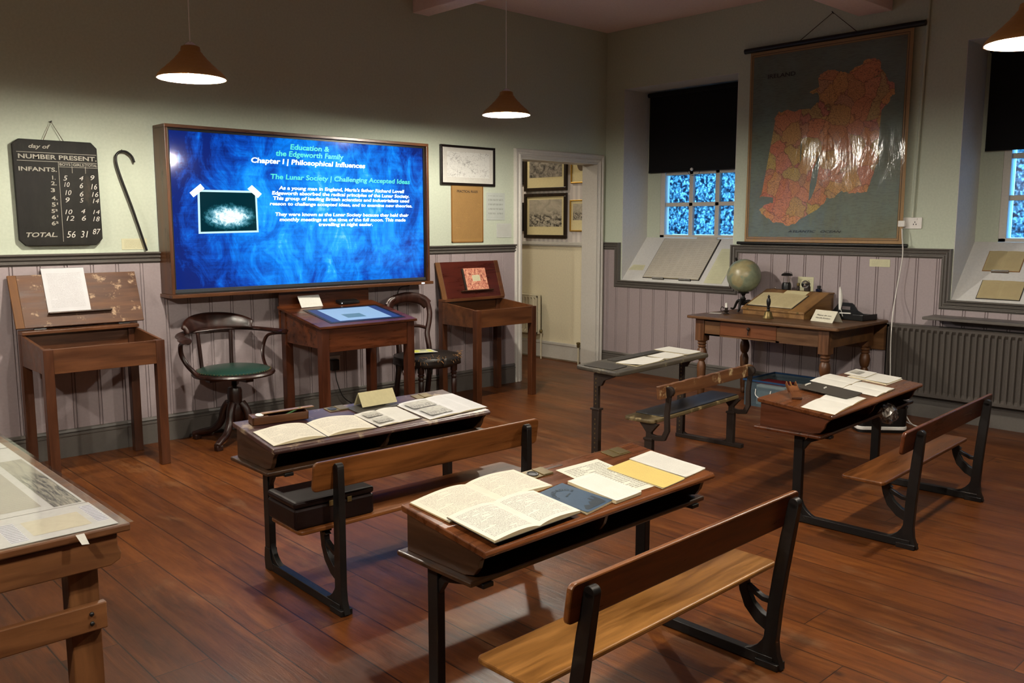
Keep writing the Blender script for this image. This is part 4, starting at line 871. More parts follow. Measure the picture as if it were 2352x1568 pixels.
MB().prism(rrect(.09, A + .02, q['sv1'] + .012, q['sv2'] - .004, .012), lambda a, b, k: (a, b, k), q['sz'] + .0142, q['sz'] + .02).build('seat_paint_patch', plain('dark_worn_seat_paint', (26, 28, 34), .35), t, bevel=.002)

# ---- things lying on the desks. W(n,u,v,lift) -> world point on the sloping top
def W(n, u, v, lift=0):
    q = DQ[n]; sl = (q['z2'] - q['z1']) / (q['tv2'] - q['tv1']); c, s = math.cos(q['th']), math.sin(q['th'])
    z = q['z1'] + (v - q['tv1']) * sl; nl = math.hypot(1, sl)
    v2 = v - lift * sl / nl; z2 = z + lift / nl
    return Vector((q['x'] + c * u - s * v2, q['y'] + s * u + c * v2, z2))
def on_desk(n, quad, lift, name, label, cat, group=None):
    P = [W(n, u, v, lift) for u, v in quad]; c = sum(P, Vector()) / 4
    x = ((P[1] - P[0]) + (P[2] - P[3])).normalized(); nn = (P[1] - P[0]).cross(P[3] - P[0]); 
    if nn.z < 0: nn = -nn
    nn.normalize(); y = nn.cross(x); mt = Matrix((x, y, nn)).transposed()
    w = ((P[1] - P[0]).length + (P[2] - P[3]).length) / 2; h = abs(((P[0] - P[3]).dot(y) + (P[1] - P[2]).dot(y)) / 2)
    o = thing(name, label, cat, c, rot=mt.to_euler(), group=group); return o, w, h
def page_block(o, x0, x1, y0, y1, th, hump, side, mat, name='pages', curl=0):
    """one leaf block; side=-1 left page (gutter at x1), +1 right page (gutter at x0)"""
    m = MB(); g = lambda u: (1 - u) if side > 0 else u       # nearness to the gutter 0..1
    def z(u, v):
        k = g(u); return th * (.45 + .55 * min(1, k * 1.4)) + hump * math.sin(math.pi * min(1, k * 1.02)) * (.7 + .3 * k) - (hump * .9 * max(0, k - .9) * 10 * .5) + curl * (max(0, 1 - k) ** 2) * (1 - v)
    m.grid(lambda u, v: (x0 + (x1 - x0) * u, y0 + (y1 - y0) * v, z(u, v)), 14, 4)
    top = m.build(name, mat, o, smooth=True, recalc=False)
    m = MB(); n = 14
    for v, s in ((0, 1), (1, -1)):
        y = y0 + (y1 - y0) * v
        for i in range(n):
            a, b = i / n, (i + 1) / n; m.face([(x0 + (x1 - x0) * a, y, .0008), (x0 + (x1 - x0) * b, y, .0008), (x0 + (x1 - x0) * b, y, z(b, v)), (x0 + (x1 - x0) * a, y, z(a, v))][::s])
    for u, s in ((0, -1), (1, 1)):
        x = x0 + (x1 - x0) * u; m.face([(x, y0, .0008), (x, y1, .0008), (x, y1, z(u, 1)), (x, y0, z(u, 0))][::s])
    m.build('page_edges', M['card_ed'], top, recalc=False)
def open_book(n, quad, lift, label, m1, m2, th=.006, hump=.008, cover=None, group=None, split=.5, curl=0, name='open_book', cat='book'):
    o, w, h = on_desk(n, quad, lift, name, label, cat, group); gx = -w / 2 + w * split
    page_block(o, -w / 2, gx, -h / 2, h / 2, th, hump, -1, m1, curl=curl); page_block(o, gx, w / 2, -h / 2, h / 2, th, hump, 1, m2, curl=curl)
    MB().box(-w / 2 - .002, w / 2 + .002, -h / 2 - .002, h / 2 + .002, 0, .0012).build('cover', cover or M['cover'], o)
    return o
def sheet(n, quad, lift, name, label, cat, mat, th=.0012, cover=None, curl=.002, group=None, edge=None, uvmat=True):
    o, w, h = on_desk(n, quad, lift, name, label, cat, group)
    m = MB(); m.grid(lambda u, v: (-w / 2 + w * u, -h / 2 + h * v, th + curl * ((2 * u - 1) ** 4) * (1 - v) ** 2), 10, 6); m.build('top_page', mat, o, smooth=True, recalc=False)
    if th > .002: MB().prism(rrect(-w / 2, w / 2, -h / 2, h / 2, .003, 2), lambda a, b, k: (a, b, k), .0003, th - .0003).build('page_edges', edge or M['card_ed'], o)
    else: MB().box(-w / 2, w / 2, -h / 2, h / 2, .0002, th * .8).build('backing_page', M['card_ed'], o)
    return o, w, h
# front desk
open_book('C', [(-.032, .645), (.443, .689), (.453, .505), (-.006, .484)], .001, 'large open handwritten ledger at the left end of the front desk, under another book', M['pg_hand'], M['pg_hand'], .010, .008, M['brown_cover'])
o_c2 = open_book('C', [(-.018, .498), (.348, .484), (.35, .305), (-.007, .277)], .0135, 'open pencil-written copybook at the near left corner of the front desk', M['pg_hand2'], M['pg_hand2'], .008, .008, M['cover'], curl=.004)
o, w_, h_ = sheet('C', [(.354, .489), (.495, .497), (.517, .315), (.373, .283)], .0012, 'exercise_book', 'closed blue exercise book with dark arched title and castle drawing', 'book', M['bluec'], .007, curl=.003)
m = MB()
for k, ch in enumerate('CONDADOS'):
    a = R(172 - k * 22); cx, cy = -.004 + .040 * math.cos(a), .022 + .040 * math.sin(a); d = a - R(90)
    m.text(ch, (cx, cy, .0076), (math.cos(d), math.sin(d), 0), (-math.sin(d), math.cos(d), 0), None, .015, 'c', bold=.03)
m.face([(-.06, -.086, .0078), (-.03, -.058, .0078), (-.012, -.07, .0078), (.006, -.05, .0078), (.02, -.056, .0078), (.022, -.035, .0078), (.032, -.035, .0078), (.034, -.05, .0078), (.044, -.05, .0078), (.046, -.03, .0078), (.056, -.03, .0078), (.058, -.088, .0078)])
m.face([(-.02, .022, .0078), (.016, .03, .0078), (.02, .027, .0078), (-.014, .017, .0078)])
m.build('cover_printing', M['blued'], o, recalc=False)
o, w_, h_ = sheet('C', [(.503, .501), (.644, .498), (.665, .303), (.53, .29)], .0022, 'booklet', 'thick white printed booklet beside the blue exercise book', 'booklet', M['pg_pale'], .010, curl=.002)
sheet('C', [(.595, .605), (.82, .608), (.753, .319), (.548, .33)], .0004, 'paper_sheet', 'cream sheet of alphabet letters in the middle of the front desk', 'sheet', M['pg_alpha'], .001, curl=0)
sheet('C', [(.738, .518), (.885, .527), (.901, .302), (.762, .286)], .002, 'booklet', 'yellow booklet beside the alphabet sheet', 'booklet', M['pg_yellow'], .003, curl=.002)
sheet('C', [(.893, .538), (1.037, .551), (1.060, .32), (.912, .307)], .0012, 'booklet', 'white printed booklet at the right end of the front desk', 'booklet', M['pg_print'], .003, curl=.003)
# left desk
open_book('L', [(-.068, .573), (.445, .581), (.409, .384), (-.069, .395)], .001, 'wide open handwritten copybook at the left end of the purplish desk', M['pg_hand'], M['pg_hand'], .006, .013, M['cover'])
def with_pics(o, P, z):
    for (x0, x1, y0, y1) in P:
        m = MB(); m.face([(x0, y0, z), (x1, y0, z), (x1, y1, z + .001), (x0, y1, z + .001)], [(0, 0), (1, 0), (1, 1), (0, 1)]); m.build('photograph', M['photo'], o, recalc=False)
o = open_book('L', [(.440, .584), (.681, .596), (.675, .406), (.430, .391)], .002, 'small open book with two grey photographs on its left page, mid left desk', M['pg_print'], M['pg_print'], .004, .004, M['cover'], curl=-.001)
with_pics(o, [(-.105, -.02, .01, .07), (-.105, -.02, -.075, -.015)], .0105)
o = open_book('L', [(.690, .627), (1.056, .65), (1.074, .399), (.700, .365)], .001, 'open printed magazine with large photographs at the right end of the purplish desk', M['pg_print2'], M['pg_print2'], .006, .003, M['cover'])
with_pics(o, [(-.165, -.02, .01, .10), (-.155, -.02, -.105, -.005)], .0115)
def tent(name, label, base, ang, w, h, d, mat, txt=None, par=None):
    t = thing(name, label, 'card', base, ang); f = lambda a, b, k: (k, a, b)
    m = MB()
    for s in (-1, 1):
        A = [(-w / 2, s * d / 2, .001), (w / 2, s * d / 2, .001), (w / 2, 0, h), (-w / 2, 0, h)]; m.face(A if s < 0 else A[::-1], [(0, 0), (1, 0), (1, 1), (0, 1)])
    m.build('card', mat, t, solid=.0008, recalc=False)
    if txt:
        up = Vector((0, d / 2, h)).normalized()
        for k, s in enumerate(txt):
            m = MB(); m.text(s, Vector((0, -d / 2, 0)) + up * (h * (.60 - .27 * k)) + Vector((0, -.0012, .0012)), (1, 0, 0), up, w * .66, h * .15, 'c', shear=.2); m.build('lettering', M['ink'], t, recalc=False)
    return t
b = W('L', .605, .672, .006); tent('tent_card', 'blank cream folded card standing on the slate of the purplish desk', b, DQ['L']['th'] + .03, .200, .066, .075, M['cream_card'])
def slate_on(n, quad, label, lift=.001, frame=None):
    o, w, h = on_desk(n, quad, lift, 'writing_slate', label, 'slate'); MB().prism(rrect(-w / 2, w / 2, -h / 2, h / 2, .012), lambda a, b, k: (a, b, k), 0, .004).build('slate_panel', M['slate'], o, bevel=.001); return o
slate_on('L', [(.455, .690), (.70, .712), (.700, .61), (.455, .59)], 'grey writing slate lying under the cream tent card')
def pencil_box(n, u, v, ang, label, l=.245, w=.055, h=.036, things=True):
    c = W(n, u, v, .003); q = DQ[n]; t = thing('pencil_box', label, 'box', c, rot=Euler((math.atan((q['z2'] - q['z1']) / (q['tv2'] - q['tv1'])), 0, q['th'] + ang)))
    m = MB(); m.box(-l / 2, l / 2, -w / 2, w / 2, 0, .005); m.box(-l / 2, l / 2, -w / 2, -w / 2 + .005, 0, h); m.box(-l / 2, l / 2, w / 2 - .005, w / 2, 0, h); m.box(l / 2 - .006, l / 2, -w / 2, w / 2, 0, h)
    m.box(-l / 2, -l / 2 + .008, -w / 2, w / 2, 0, h); m.build('box_body', M['case'], t, bevel=.0015)
    m = MB(); m.box(-l / 2 + .008, -l / 2 + .075, -w / 2 + .005, w / 2 - .005, .008, h - .002); m.build('end_block', M['case'], t, bevel=.001)
    MB().lathe([(.014, h - .001), (.018, h), (.018, h + .003), (.012, h + .004), (.002, h + .001)], (-l / 2 + .04, 0, 0), 18).build('ink_pot', M['whitep'], t, smooth=True)
    return t, c
pb, c = pencil_box('L', .094, .664, -.115, 'open wooden pencil box at the left end of the purplish desk', .255, .058, .036)
x = Vector((math.cos(-.14), math.sin(-.14), 0)); 
def stick(name, label, a, b, w, h, mat, cat='ruler'):
    a, b = Vector(a), Vector(b); c = (a + b) / 2; d = (b - a); L = d.length; o = thing(name, label, cat, c, rot=d.to_track_quat('X', 'Z').to_euler()); MB().box(-L / 2, L / 2, -w / 2, w / 2, -h / 2, h / 2).build('body', mat, o, bevel=.001); return o
cz = c.z + .040
stick('wooden_strip', 'pale wooden strip resting on the open pencil box', (c.x - .075, c.y + .014, cz), (c.x + .165, c.y - .012, cz + .004), .03, .004, M['ledgerw'], 'strip')
o = thing('green_pencil', 'green pencil lying slanted in the open pencil box', 'pencil', (c.x + .03, c.y - .01, c.z + .034)); MB().tube([(-.03, -.012, -.014), (.075, .004, .010)], .004, 8).build('shaft', M['greenp'], o)
# right desk
open_book('R', [(-.086, .514), (.40, .562), (.40, .392), (-.085, .351)], .001, 'open booklet at the near left corner of the right-hand desk', M['pg_pale'], M['pg_pale'], .004, .004, M['brown_cover'], split=.55)
slate_on('R', [(.255, .715), (.456, .715), (.467, .436), (.253, .436)], 'dark writing slate with a stick of chalk on the right-hand desk', .0105)
o = thing('chalk_stick', 'short white chalk stick lying on the dark slate', 'chalk', W('R', .353, .69, .0185)); MB().tube([(-.03, 0, 0), (.03, .006, 0)], .0045, 10).build('stick', M['chalk'], o, smooth=True)
o = thing('chalk_stick', 'small chalk stub in the middle of the dark slate', 'chalk', W('R', .365, .60, .0185)); MB().tube([(-.012, 0, 0), (.014, .003, 0)], .0045, 10).build('stick', M['chalk'], o, smooth=True)
open_book('R', [(.512, .752), (.799, .772), (.822, .586), (.518, .573)], .001, 'open booklet at the far edge of the right-hand desk, above the slate', M['pg_pale'], M['pg_pale'], .004, .003, M['cover'])
open_book('R', [(.491, .563), (.781, .575), (.781, .39), (.489, .375)], .001, 'open booklet at the near edge of the right-hand desk, beside the slate', M['pg_pale'], M['pg_pale'], .005, .004, M['cover'])
o, w_, h_ = sheet('R', [(.834, .665), (1.078, .681), (1.078, .456), (.834, .463)], .001, 'booklet', 'pale booklet on a clear folder at the right end of the right-hand desk', 'booklet', M['pg_pale'], .007, curl=.004)
MB().box(-w_ / 2 - .002, w_ / 2 + .012, -h_ / 2 - .004, h_ / 2 + .012, 0, .0008).build('clear_folder', M['mountw'], o)
o, w_, h_ = sheet('R', [(.86, .71), (1.06, .722), (1.06, .60), (.86, .59)], .0095, 'booklet', 'booklet with a small grey print at the far right corner of the right-hand desk', 'booklet', M['pg_pale'], .003, curl=.001)
with_pics(o, [(-.05, .05, -.01, .05)], .0048)
# reddish pencil box standing on the right desk
o = thing('pencil_case', 'small reddish wooden pencil box with cut-out, propped at the left end of the right-hand desk', 'box', W('R', .04, .60, .002), rot=Euler((R(-58), 0, R(-42))))
m = MB(); m.box(-.026, .026, -.012, .012, 0, .006); m.box(-.026, -.021, -.012, .012, 0, .125); m.box(.021, .026, -.012, .012, 0, .125); m.box(-.026, .026, .008, .012, 0, .115); m.box(-.021, .021, -.012, -.008, 0, .088); m.build('box_body', M['board'], o, bevel=.001)
MB().box(-.004, .0, -.006, .004, .004, .13).build('ruler', M['oak'], o)
# crumpled bag hanging in the shelf opening
o = thing('plastic_bag', 'crumpled clear plastic bag hanging out of the right-hand desk shelf', 'bag', (-2.40, -4.075, .505)); rn = random.Random(9)
m = MB(); m.sphere(.06, (0, 0, 0), 22, 14, (1.25, .7, .75))
for v in m.bm.verts: v.co += Vector((rn.uniform(-.014, .014), rn.uniform(-.014, .014), rn.uniform(-.014, .014)))
m.build('bag', M['plastic'], o)
m = MB(); m.sphere(.045, (0, 0, 0), 12, 8, (1.0, .5, .6))
for v in m.bm.verts: v.co += Vector((rn.uniform(-.016, .016), rn.uniform(-.01, .01), rn.uniform(-.014, .014)))
m.build('bag_contents', plain('crumpled_film', (112, 104, 96), .25), o)
# back desk
slate_on('B', [(-.03, .548), (.141, .57), (.185, .352), (-.005, .344)], 'dark writing slate at the left end of the weathered back desk')
slate_on('B', [(.248, .575), (.790, .583), (.788, .515), (.250, .505)], 'long dark slate along the far edge of the weathered back desk')
sheet('B', [(.20, .475), (.534, .48), (.56, .326), (.226, .313)], .001, 'booklet', 'white booklet beside the slate on the weathered back desk', 'booklet', M['pg_pale'], .004, curl=.012)
sheet('B', [(.575, .480), (.80, .490), (.83, .336), (.60, .33)], .001, 'booklet', 'white booklet in the middle of the weathered back desk', 'booklet', M['pg_pale'], .004, curl=.003)
sheet('B', [(.825, .595), (1.03, .60), (1.04, .335), (.86, .34)], .001, 'booklet', 'white booklet with curled corner at the right end of the weathered back desk', 'booklet', M['pg_pale'], .004, curl=.004)
# black case on the bench of the left desk
t = thing('instrument_case', 'black leather-covered case on the bench of the purplish desk', 'case', (-5.20, -3.012, .339), -.045)
MB().box(-.175, .175, -.118, .118, 0, .082).build('case_body', M['case_l'], t, bevel=.01); MB().box(-.176, .176, -.119, .119, .084, .112).build('lid', M['case_l'], t, bevel=.01)
for x in (-.02, .06): MB().box(x - .01, x + .01, -.1225, -.119, .07, .092).build('clasp', M['brass'], t, bevel=.001)

# ============================================================ LID DESKS AND TABLET DESK AGAINST THE TELEVISION WALL
def lid_desk(x0, y0, label, lidmat, hx0, hx1, hy, hz, ty, tz, ledge):
    Wd, D, zf, zr = .70, .51, .79, .84; t = thing('lid_desk', label, 'desk', (x0, y0, 0), group='tall lift-lid desks against the television wall')
    lz = .145; fu = lambda a, b, k: (k, a, b)
    def top(y): return zf + (zr - zf) * y / D
    for x, y in ((0, 0), (Wd - .062, 0), (0, D - .055), (Wd - .062, D - .055)):
        m = MB(); zt = top(y + .03) - .002; k = .008 if x else -.0
        m.prism([(0, 0), (.055, 0), (.055, zt), (0, zt)], lambda a, b, q: (x + q * (1 if 1 else 0), y + a, b), .004, .058); m.build('leg', M['casez'], t, bevel=.003)
    MB().box(.055, Wd - .055, .006, .026, zf - lz, zf).build('front_rail', M['case'], t, bevel=.002)
    for a, b in ((.006, .024), (Wd - .024, Wd - .006)): MB().prism([(.04, zf - lz), (D - .04, zf - lz), (D - .04, top(D - .04)), (.04, top(.04))], fu, a, b).build('side_panel', M['case'], t, bevel=.002)
    MB().box(.055, Wd - .055, D - .03, D - .012, zf - lz, zr + .02).build('back_panel', M['case'], t)
    MB().box(.02, Wd - .02, .02, D - .02, zf - .10, zf - .09).build('bottom_board', M['oakd'], t)
    MB().box(.004, Wd - .004, D - .10, D, zr - .004, zr + .018).build('hinge_ledge', M['case'], t, bevel=.003)
    # raised lid leaning back
    a = Vector((0, hy - y0, hz)); b = Vector((0, ty - y0, tz)); L = (b - a).length; up = (b - a).normalized(); nn = Vector((0, up.z, -up.y)) * -1
    X0, X1 = hx0 - x0, hx1 - x0; mt = Matrix(((1, 0, 0), tuple(up), tuple(nn))).transposed()
    lid = thing('lid', None, None, (X0, a.y, a.z), rot=mt.to_euler()); lid.parent = t; w = X1 - X0
    MB().box(.048, w - (.0 if ledge[3] else .045), 0, L, -.016, 0).build('lid_board', lidmat, lid, bevel=.002)
    MB().box(0, .048, 0, L, -.016, 0).build('lid_end', M['lidend'], lid, bevel=.002)
    if not ledge[3]: MB().box(w - .045, w, 0, L, -.016, .006).build('lid_end', M['case'], lid, bevel=.002)
    l0, l1, lh = ledge[0] - hx0, ledge[1] - hx0, ledge[2]; MB().box(l0, l1, lh, lh + .010, 0, .030).build('book_ledge', M['oakd'], lid, bevel=.003)
    for x in (.10, w - .16): MB().box(x, x + .07, -.012, .004, -.022, -.012).build('hinge', M['iron'], lid)
    return t, lid, w, L
LB = lid_desk(-5.56, -.622, 'tall lift-lid desk at the far left, white printed sheet on its brown lid', M['lidw'], -5.575, -4.815, -.17, .875, -.045, 1.190, (-5.386, -5.01, .075, True))
RB = lid_desk(-2.275, -.588, 'tall lift-lid desk left of the doorway with a marbled book on its red-brown lid', M['lidr'], -2.262, -1.540, -.135, .850, -.030, 1.172, (-2.045, -1.675, .06, False))
def on_lid(B, xw, yl, name, label, cat):
    t, lid, w, L = B; mw = t.matrix_basis @ lid.matrix_basis
    return thing(name, label, cat, mw @ Vector((xw - (t.location.x + lid.location.x), yl, .0005)), rot=(mw.to_3x3()).to_euler())
o = on_lid(LB, -5.258, .0, 'printed_sheet', 'white printed sheet propped on the raised lid of the far left desk', 'sheet')
m = MB(); m.box(-.125, .125, .086, .366, .001, .0035); q = m.build('backing_board', M['black'], o)
q.data.transform(Matrix.Translation((.0, .012, 0)))
m = MB(); m.face([(-.125, .086, .0045), (.125, .086, .0045), (.125, .375, .0045), (-.125, .375, .0045)], [(0, 0), (1, 0), (1, 1), (0, 1)]); m.build('page', paper('white_letter_sheet', (226, 222, 212), (110, 106, 104), 38, 'print', .5, .1, .7, cols=1), o, recalc=False, solid=.0008)
o = on_lid(RB, -1.868, .0, 'marbled_book', 'pink marbled book with a cream label propped on the red-brown desk lid', 'book')
MB().box(-.120, .135, .071, .265, .001, .016).build('page_block', M['card_ed'], o); m = MB(); m.box(-.125, .14, .070, .27, .016, .0195); m.build('front_cover', M['marble'], o, bevel=.001)
MB().box(-.128, -.112, .070, .27, .0005, .020).build('spine', M['iron2'], o, bevel=.003); MB().box(-.125, .14, .07, .27, -.0002, .001).build('back_cover', M['marble'], o)
m = MB(); m.face([(-.03, .15, .0198), (.06, .15, .0198), (.06, .205, .0198), (-.03, .205, .0198)], [(0, 0), (1, 0), (1, 1), (0, 1)]); m.build('label', M['note'], o, recalc=False)
for i, (x, y, w_, r_, l, z) in enumerate(((-5.30, -.46, .22, .1, 'pale paper lying inside the open far left desk', .7025), (-1.98, -.44, .26, .05, 'white paper lying inside the open desk left of the doorway', .7025))):
    o = thing('paper_sheet', l, 'sheet', (x, y, z), r_); m = MB(); m.box(-w_ / 2, w_ / 2, -.075, .075, 0, .055 if i else .045); m.build('sheet', M['mountw'], o, bevel=.002)

t = thing('tablet_desk', 'reddish sloping desk with a touch screen set in its top, below the television', 'desk', (-3.83, -.73, 0))
Wd, D, zf, zr = .84, .60, .775, .880; fu = lambda a, b, k: (k, a, b); sl = (zr - zf) / D
for x, y in ((.02, .015), (Wd - .08, .015), (.02, D - .075), (Wd - .08, D - .075)): MB().box(x, x + .062, y, y + .062, 0, zf - .004 + sl * y).build('leg', M['mahogz'], t, bevel=.003)
MB().box(.08, Wd - .08, .022, .042, zf - .17, zf).build('front_rail', M['mahog'], t, bevel=.002)
MB().box(.08, Wd - .08, D - .05, D - .03, zf - .12, zr - .005).build('back_rail', M['mahog'], t)
for a, b in ((.028, .046), (Wd - .046, Wd - .028)): MB().prism([(.07, zf - .14), (D - .07, zf - .14), (D - .07, zf - .002 + sl * (D - .07)), (.07, zf - .002 + sl * .07)], fu, a, b).build('side_panel', M['mahog'], t)
MB().prism([(0, zf), (D, zr), (D, zr + .018), (0, zf + .018)], fu, 0, Wd).build('desk_top', M['mahog'], t, bevel=.003)
MB().box(.02, Wd - .03, D + .002, D + .02, .70, 1.004).build('back_board', M['mahog'], t, bevel=.002)
rot = math.atan(sl); tb = thing('touch_screen', None, None, (Wd / 2 + .03, .255, zf + .0185 + sl * .255), rot=(rot, 0, 0)); tb.parent = t
MB().box(-.325, .325, -.20, .20, 0, .002).build('screen_bezel', M['black'], tb, bevel=.001)
def tq(x0, x1, y0, y1, z, mat, nm):
    m = MB(); m.face([(x0, y0, z), (x1, y0, z), (x1, y1, z), (x0, y1, z)]); m.build(nm, mat, tb, recalc=False)
tq(-.298, .298, -.172, .172, .0024, M['e_tabd'], 'screen_border'); tq(-.225, .225, -.16, .16, .0028, M['e_tab'], 'screen_page'); tq(-.12, .04, -.10, .0, .0032, M['e_tabp'], 'screen_picture')
o = thing('notice_card', 'small white card leaning on the tablet desk behind the touch screen', 'card', (-3.60, -.255, .882), rot=(R(-62), 0, R(6)))
m = MB(); m.box(-.095, .095, 0, .004, 0, .10); m.build('card', M['mountw'], o, bevel=.001)
o.rotation_euler = (R(-32), 0, R(4)); o.location = (-3.585, -.22, .897 - .012)
t2 = thing('media_box', 'slim black box with a small light on the back of the tablet desk', 'box', (-3.255, -.185, .893), rot=(rot, 0, .03)); MB().box(-.09, .09, -.035, .035, 0, .022).build('box_body', M['black'], t2, bevel=.004); MB().lathe([(.004, 0), (.004, .001)], (-.075, -.0352, .010), 8, Matrix.Rotation(R(90), 4, 'X')).build('indicator', emit('tiny_white_light', (1, 1, 1, 1), 2), t2)
t3 = thing('under_desk_cable', 'thin black cable looping under the tablet desk', 'cable', (-3.5, -.3, .6)); MB().tube(cat_rom([(-.05, 0, .0), (0, 0, -.04), (.1, 0, -.05), (.2, .02, -.02), (.28, .02, .0)], 6), .003, 6).build('cable', M['cabled'], t3)

# ============================================================ SWIVEL CHAIR
t = thing('swivel_chair', 'dark bentwood swivel armchair with a round green leather seat, left of the tablet desk', 'chair', (-4.285, -.335, 0), R(-84 + 90))
# local: +y = back of chair, -y = front
MB().lathe([(.02, .462), (.24, .462), (.272, .468), (.280, .480), (.272, .492), (.245, .497), (.01, .497)], seg=40).build('seat_frame', M['chairw'], t, smooth=True)
MB().lathe([(.246, .497), (.246, .505), (.22, .515), (.15, .527), (.07, .532), (.005, .533)], seg=40).build('seat_cushion', M['green'], t, smooth=True)
m = MB()
for k in range(64): a = k * math.pi / 32; m.sphere(.0038, (.249 * math.cos(a), .249 * math.sin(a), .503), 6, 4)
m.build('nail_heads', M['brass'], t)
MB().box(-.20, .20, -.03, .03, .435, .464).build('seat_bearer', M['chairw'], t, bevel=.006); MB().box(-.03, .03, -.20, .20, .435, .464).build('seat_bearer', M['chairw'], t, bevel=.006)
m = MB(); m.lathe([(.016, .34), (.016, .44)], seg=14)
for k in range(8): m.lathe([(.016, .39 + k * .007), (.021, .393 + k * .007), (.016, .396 + k * .007)], seg=14, cap=False)
m.build('screw', M['iron'], t, smooth=True)
MB().lathe([(.04, .14), (.05, .16), (.056, .21), (.052, .25), (.046, .27), (.050, .30), (.050, .355), (.044, .375), (.02, .38)], seg=24).build('column', M['chairw'], t, smooth=True)
for a in (215, 305, 35, 125):
    c, s = math.cos(R(a)), math.sin(R(a)); m = MB()
    P = cat_rom([(.045 * c, .045 * s, .27), (.08 * c, .08 * s, .22), (.11 * c, .11 * s, .13), (.17 * c, .17 * s, .075), (.25 * c, .25 * s, .055), (.315 * c, .315 * s, .036)], 5); n = len(P)
    m.tube(P, [(.030 - .008 * k / n, .030 - .010 * k / n) for k in range(n)], 10); m.box(.29 * c - .022, .29 * c + .022, .29 * s - .022, .29 * s + .022, 0, .035); m.build('leg', M['chairw'], t, smooth=True, bevel=.004)
za = .745
P = [(-.405, -.12, za), (-.345, .04, za), (-.30, .16, za + .005), (-.20, .245, za + .012), (0, .28, za + .015), (.20, .245, za + .012), (.30, .16, za + .005), (.345, .04, za), (.36, -.10, za)]
C2 = cat_rom(P, 7); n = len(C2) - 1
MB().tube(C2, [(.030 + (.014 if (k < 5 or k > n - 5) else 0) - (.012 if k in (0, n) else 0), .015) for k in range(n + 1)], 12).build('arm_rail', M['chairw'], t, smooth=True)
def crest(u, v):
    a = R(150 - 120 * u); r = .262 + .035 * v * v; h = .085 + .035 * math.sin(math.pi * u) - .03 * (abs(2 * u - 1) ** 4)
    return (r * 1.05 * math.cos(a), r * math.sin(a) + .01, za + .015 + h * v)
m = MB(); m.grid(crest, 24, 6); m.build('crest_rail', M['chairw'], t, smooth=True, solid=.026)
for s in (-1, 1):
    MB().tube(cat_rom([(s * .375, -.09, za - .014), (s * .352, .00, za - .022), (s * .335, .085, .70), (s * .318, .115, .63), (s * .295, .09, .56), (s * .272, .03, .505), (s * .262, -.03, .478)], 8), [(.016, .011)] * 49, 10).build('bent_arm_support', M['chairw'], t, smooth=True)
for a in (62, 118):
    c, s = math.cos(R(a)), math.sin(R(a)); MB().tube([(.245 * c, .245 * s, .48), (.268 * c, .268 * s, za + .005)], (.018, .010), 10).build('back_splat', M['chairw'], t, smooth=True) if False else MB().tube([(.245 * c, .245 * s, .48), (.272 * c, .262 * s, za + .005)], .014, 10).build('back_post', M['chairw'], t, smooth=True)

# ============================================================ BALLOON-BACK CHAIR with torn seat
t = thing('balloon_back_chair', 'dark balloon-back chair with a torn black leather seat, beside the tablet desk', 'chair', (-2.70, -.46, 0), R(-98))
# local: +x front, -x back
def seatp(u, v):
    a = 2 * math.pi * u; r = .262 * (1 + .03 * math.cos(a)); k = 1 - v; return (r * k * math.cos(a) * 1.0, r * k * math.sin(a) * 1.02, .455 + .035 * (1 - k ** 3))
m = MB(); m.grid(lambda u, v: seatp(u, v * .999), 40, 8); m.build('seat_cushion', M['leather'], t, smooth=True)
m = MB(); rn = random.Random(4)
def skirt(u, v):
    a = 2 * math.pi * u; r = .265 * (1 + .03 * math.cos(a)) + .006 * math.sin(9 * a) * v; return (r * math.cos(a), r * math.sin(a) * 1.02, .458 - .065 * v)
m.grid(skirt, 60, 3); m.build('seat_edge', M['leather'], t, smooth=True, solid=.004)
m = MB()
for k in range(90):
    a = rn.uniform(-.9, 1.5); r = .262; z = rn.uniform(.43, .475); p = Vector((r * math.cos(a), r * math.sin(a) * 1.02, z)); d = Vector((rn.uniform(-.02, .03) * math.cos(a) + rn.uniform(-.02, .02), rn.uniform(-.02, .03) * math.sin(a) + rn.uniform(-.02, .02), rn.uniform(-.03, .02)))
    m.tube([p, p + d * .5 + Vector((0, 0, .006)), p + d], .0016, 4)
tag(m.build('straw_stuffing', M['straw'], t), None, None, None, 'stuff')
m = MB()
for k in range(26):
    a = rn.uniform(-1.7, -.3); p = Vector((.26 * math.cos(a), .264 * math.sin(a), .41)); m.face([p + Vector((-.012, 0, 0)), p + Vector((.012, .004, 0)), p + Vector((rn.uniform(-.01, .01), rn.uniform(-.01, .01), -rn.uniform(.03, .09)))])
m.build('torn_webbing', M['leather'], t, solid=.002)
MB().lathe([(.18, .37), (.225, .375), (.228, .40), (.18, .40)], seg=30).build('seat_rail', M['chairw'], t, smooth=True)
for s in (-1, 1):
    MB().lathe([(.011, 0), (.013, .02), (.018, .10), (.021, .20), (.024, .27), (.018, .28), (.026, .295), (.019, .31), (.027, .325), (.020, .335), (.028, .345), (.028, .40)], (.175, s * .15, 0), 18).build('front_leg', M['chairw'], t, smooth=True)
    MB().tube(cat_rom([(-.29, s * .15, 0), (-.235, s * .148, .18), (-.20, s * .145, .38), (-.205, s * .140, .50), (-.235, s * .142, .60), (-.262, s * .178, .70), (-.285, s * .195, .78), (-.30, s * .175, .86), (-.315, s * .12, .895)], 6), (.023), 10).build('back_stile', M['chairw'], t, smooth=True)
MB().tube(cat_rom([(-.298, -.185, .83), (-.312, -.13, .876), (-.32, 0, .900), (-.312, .13, .876), (-.298, .185, .83)], 6), [(.017, .044)] * 25, 12).build('crest_rail', M['chairw'], t, smooth=True)
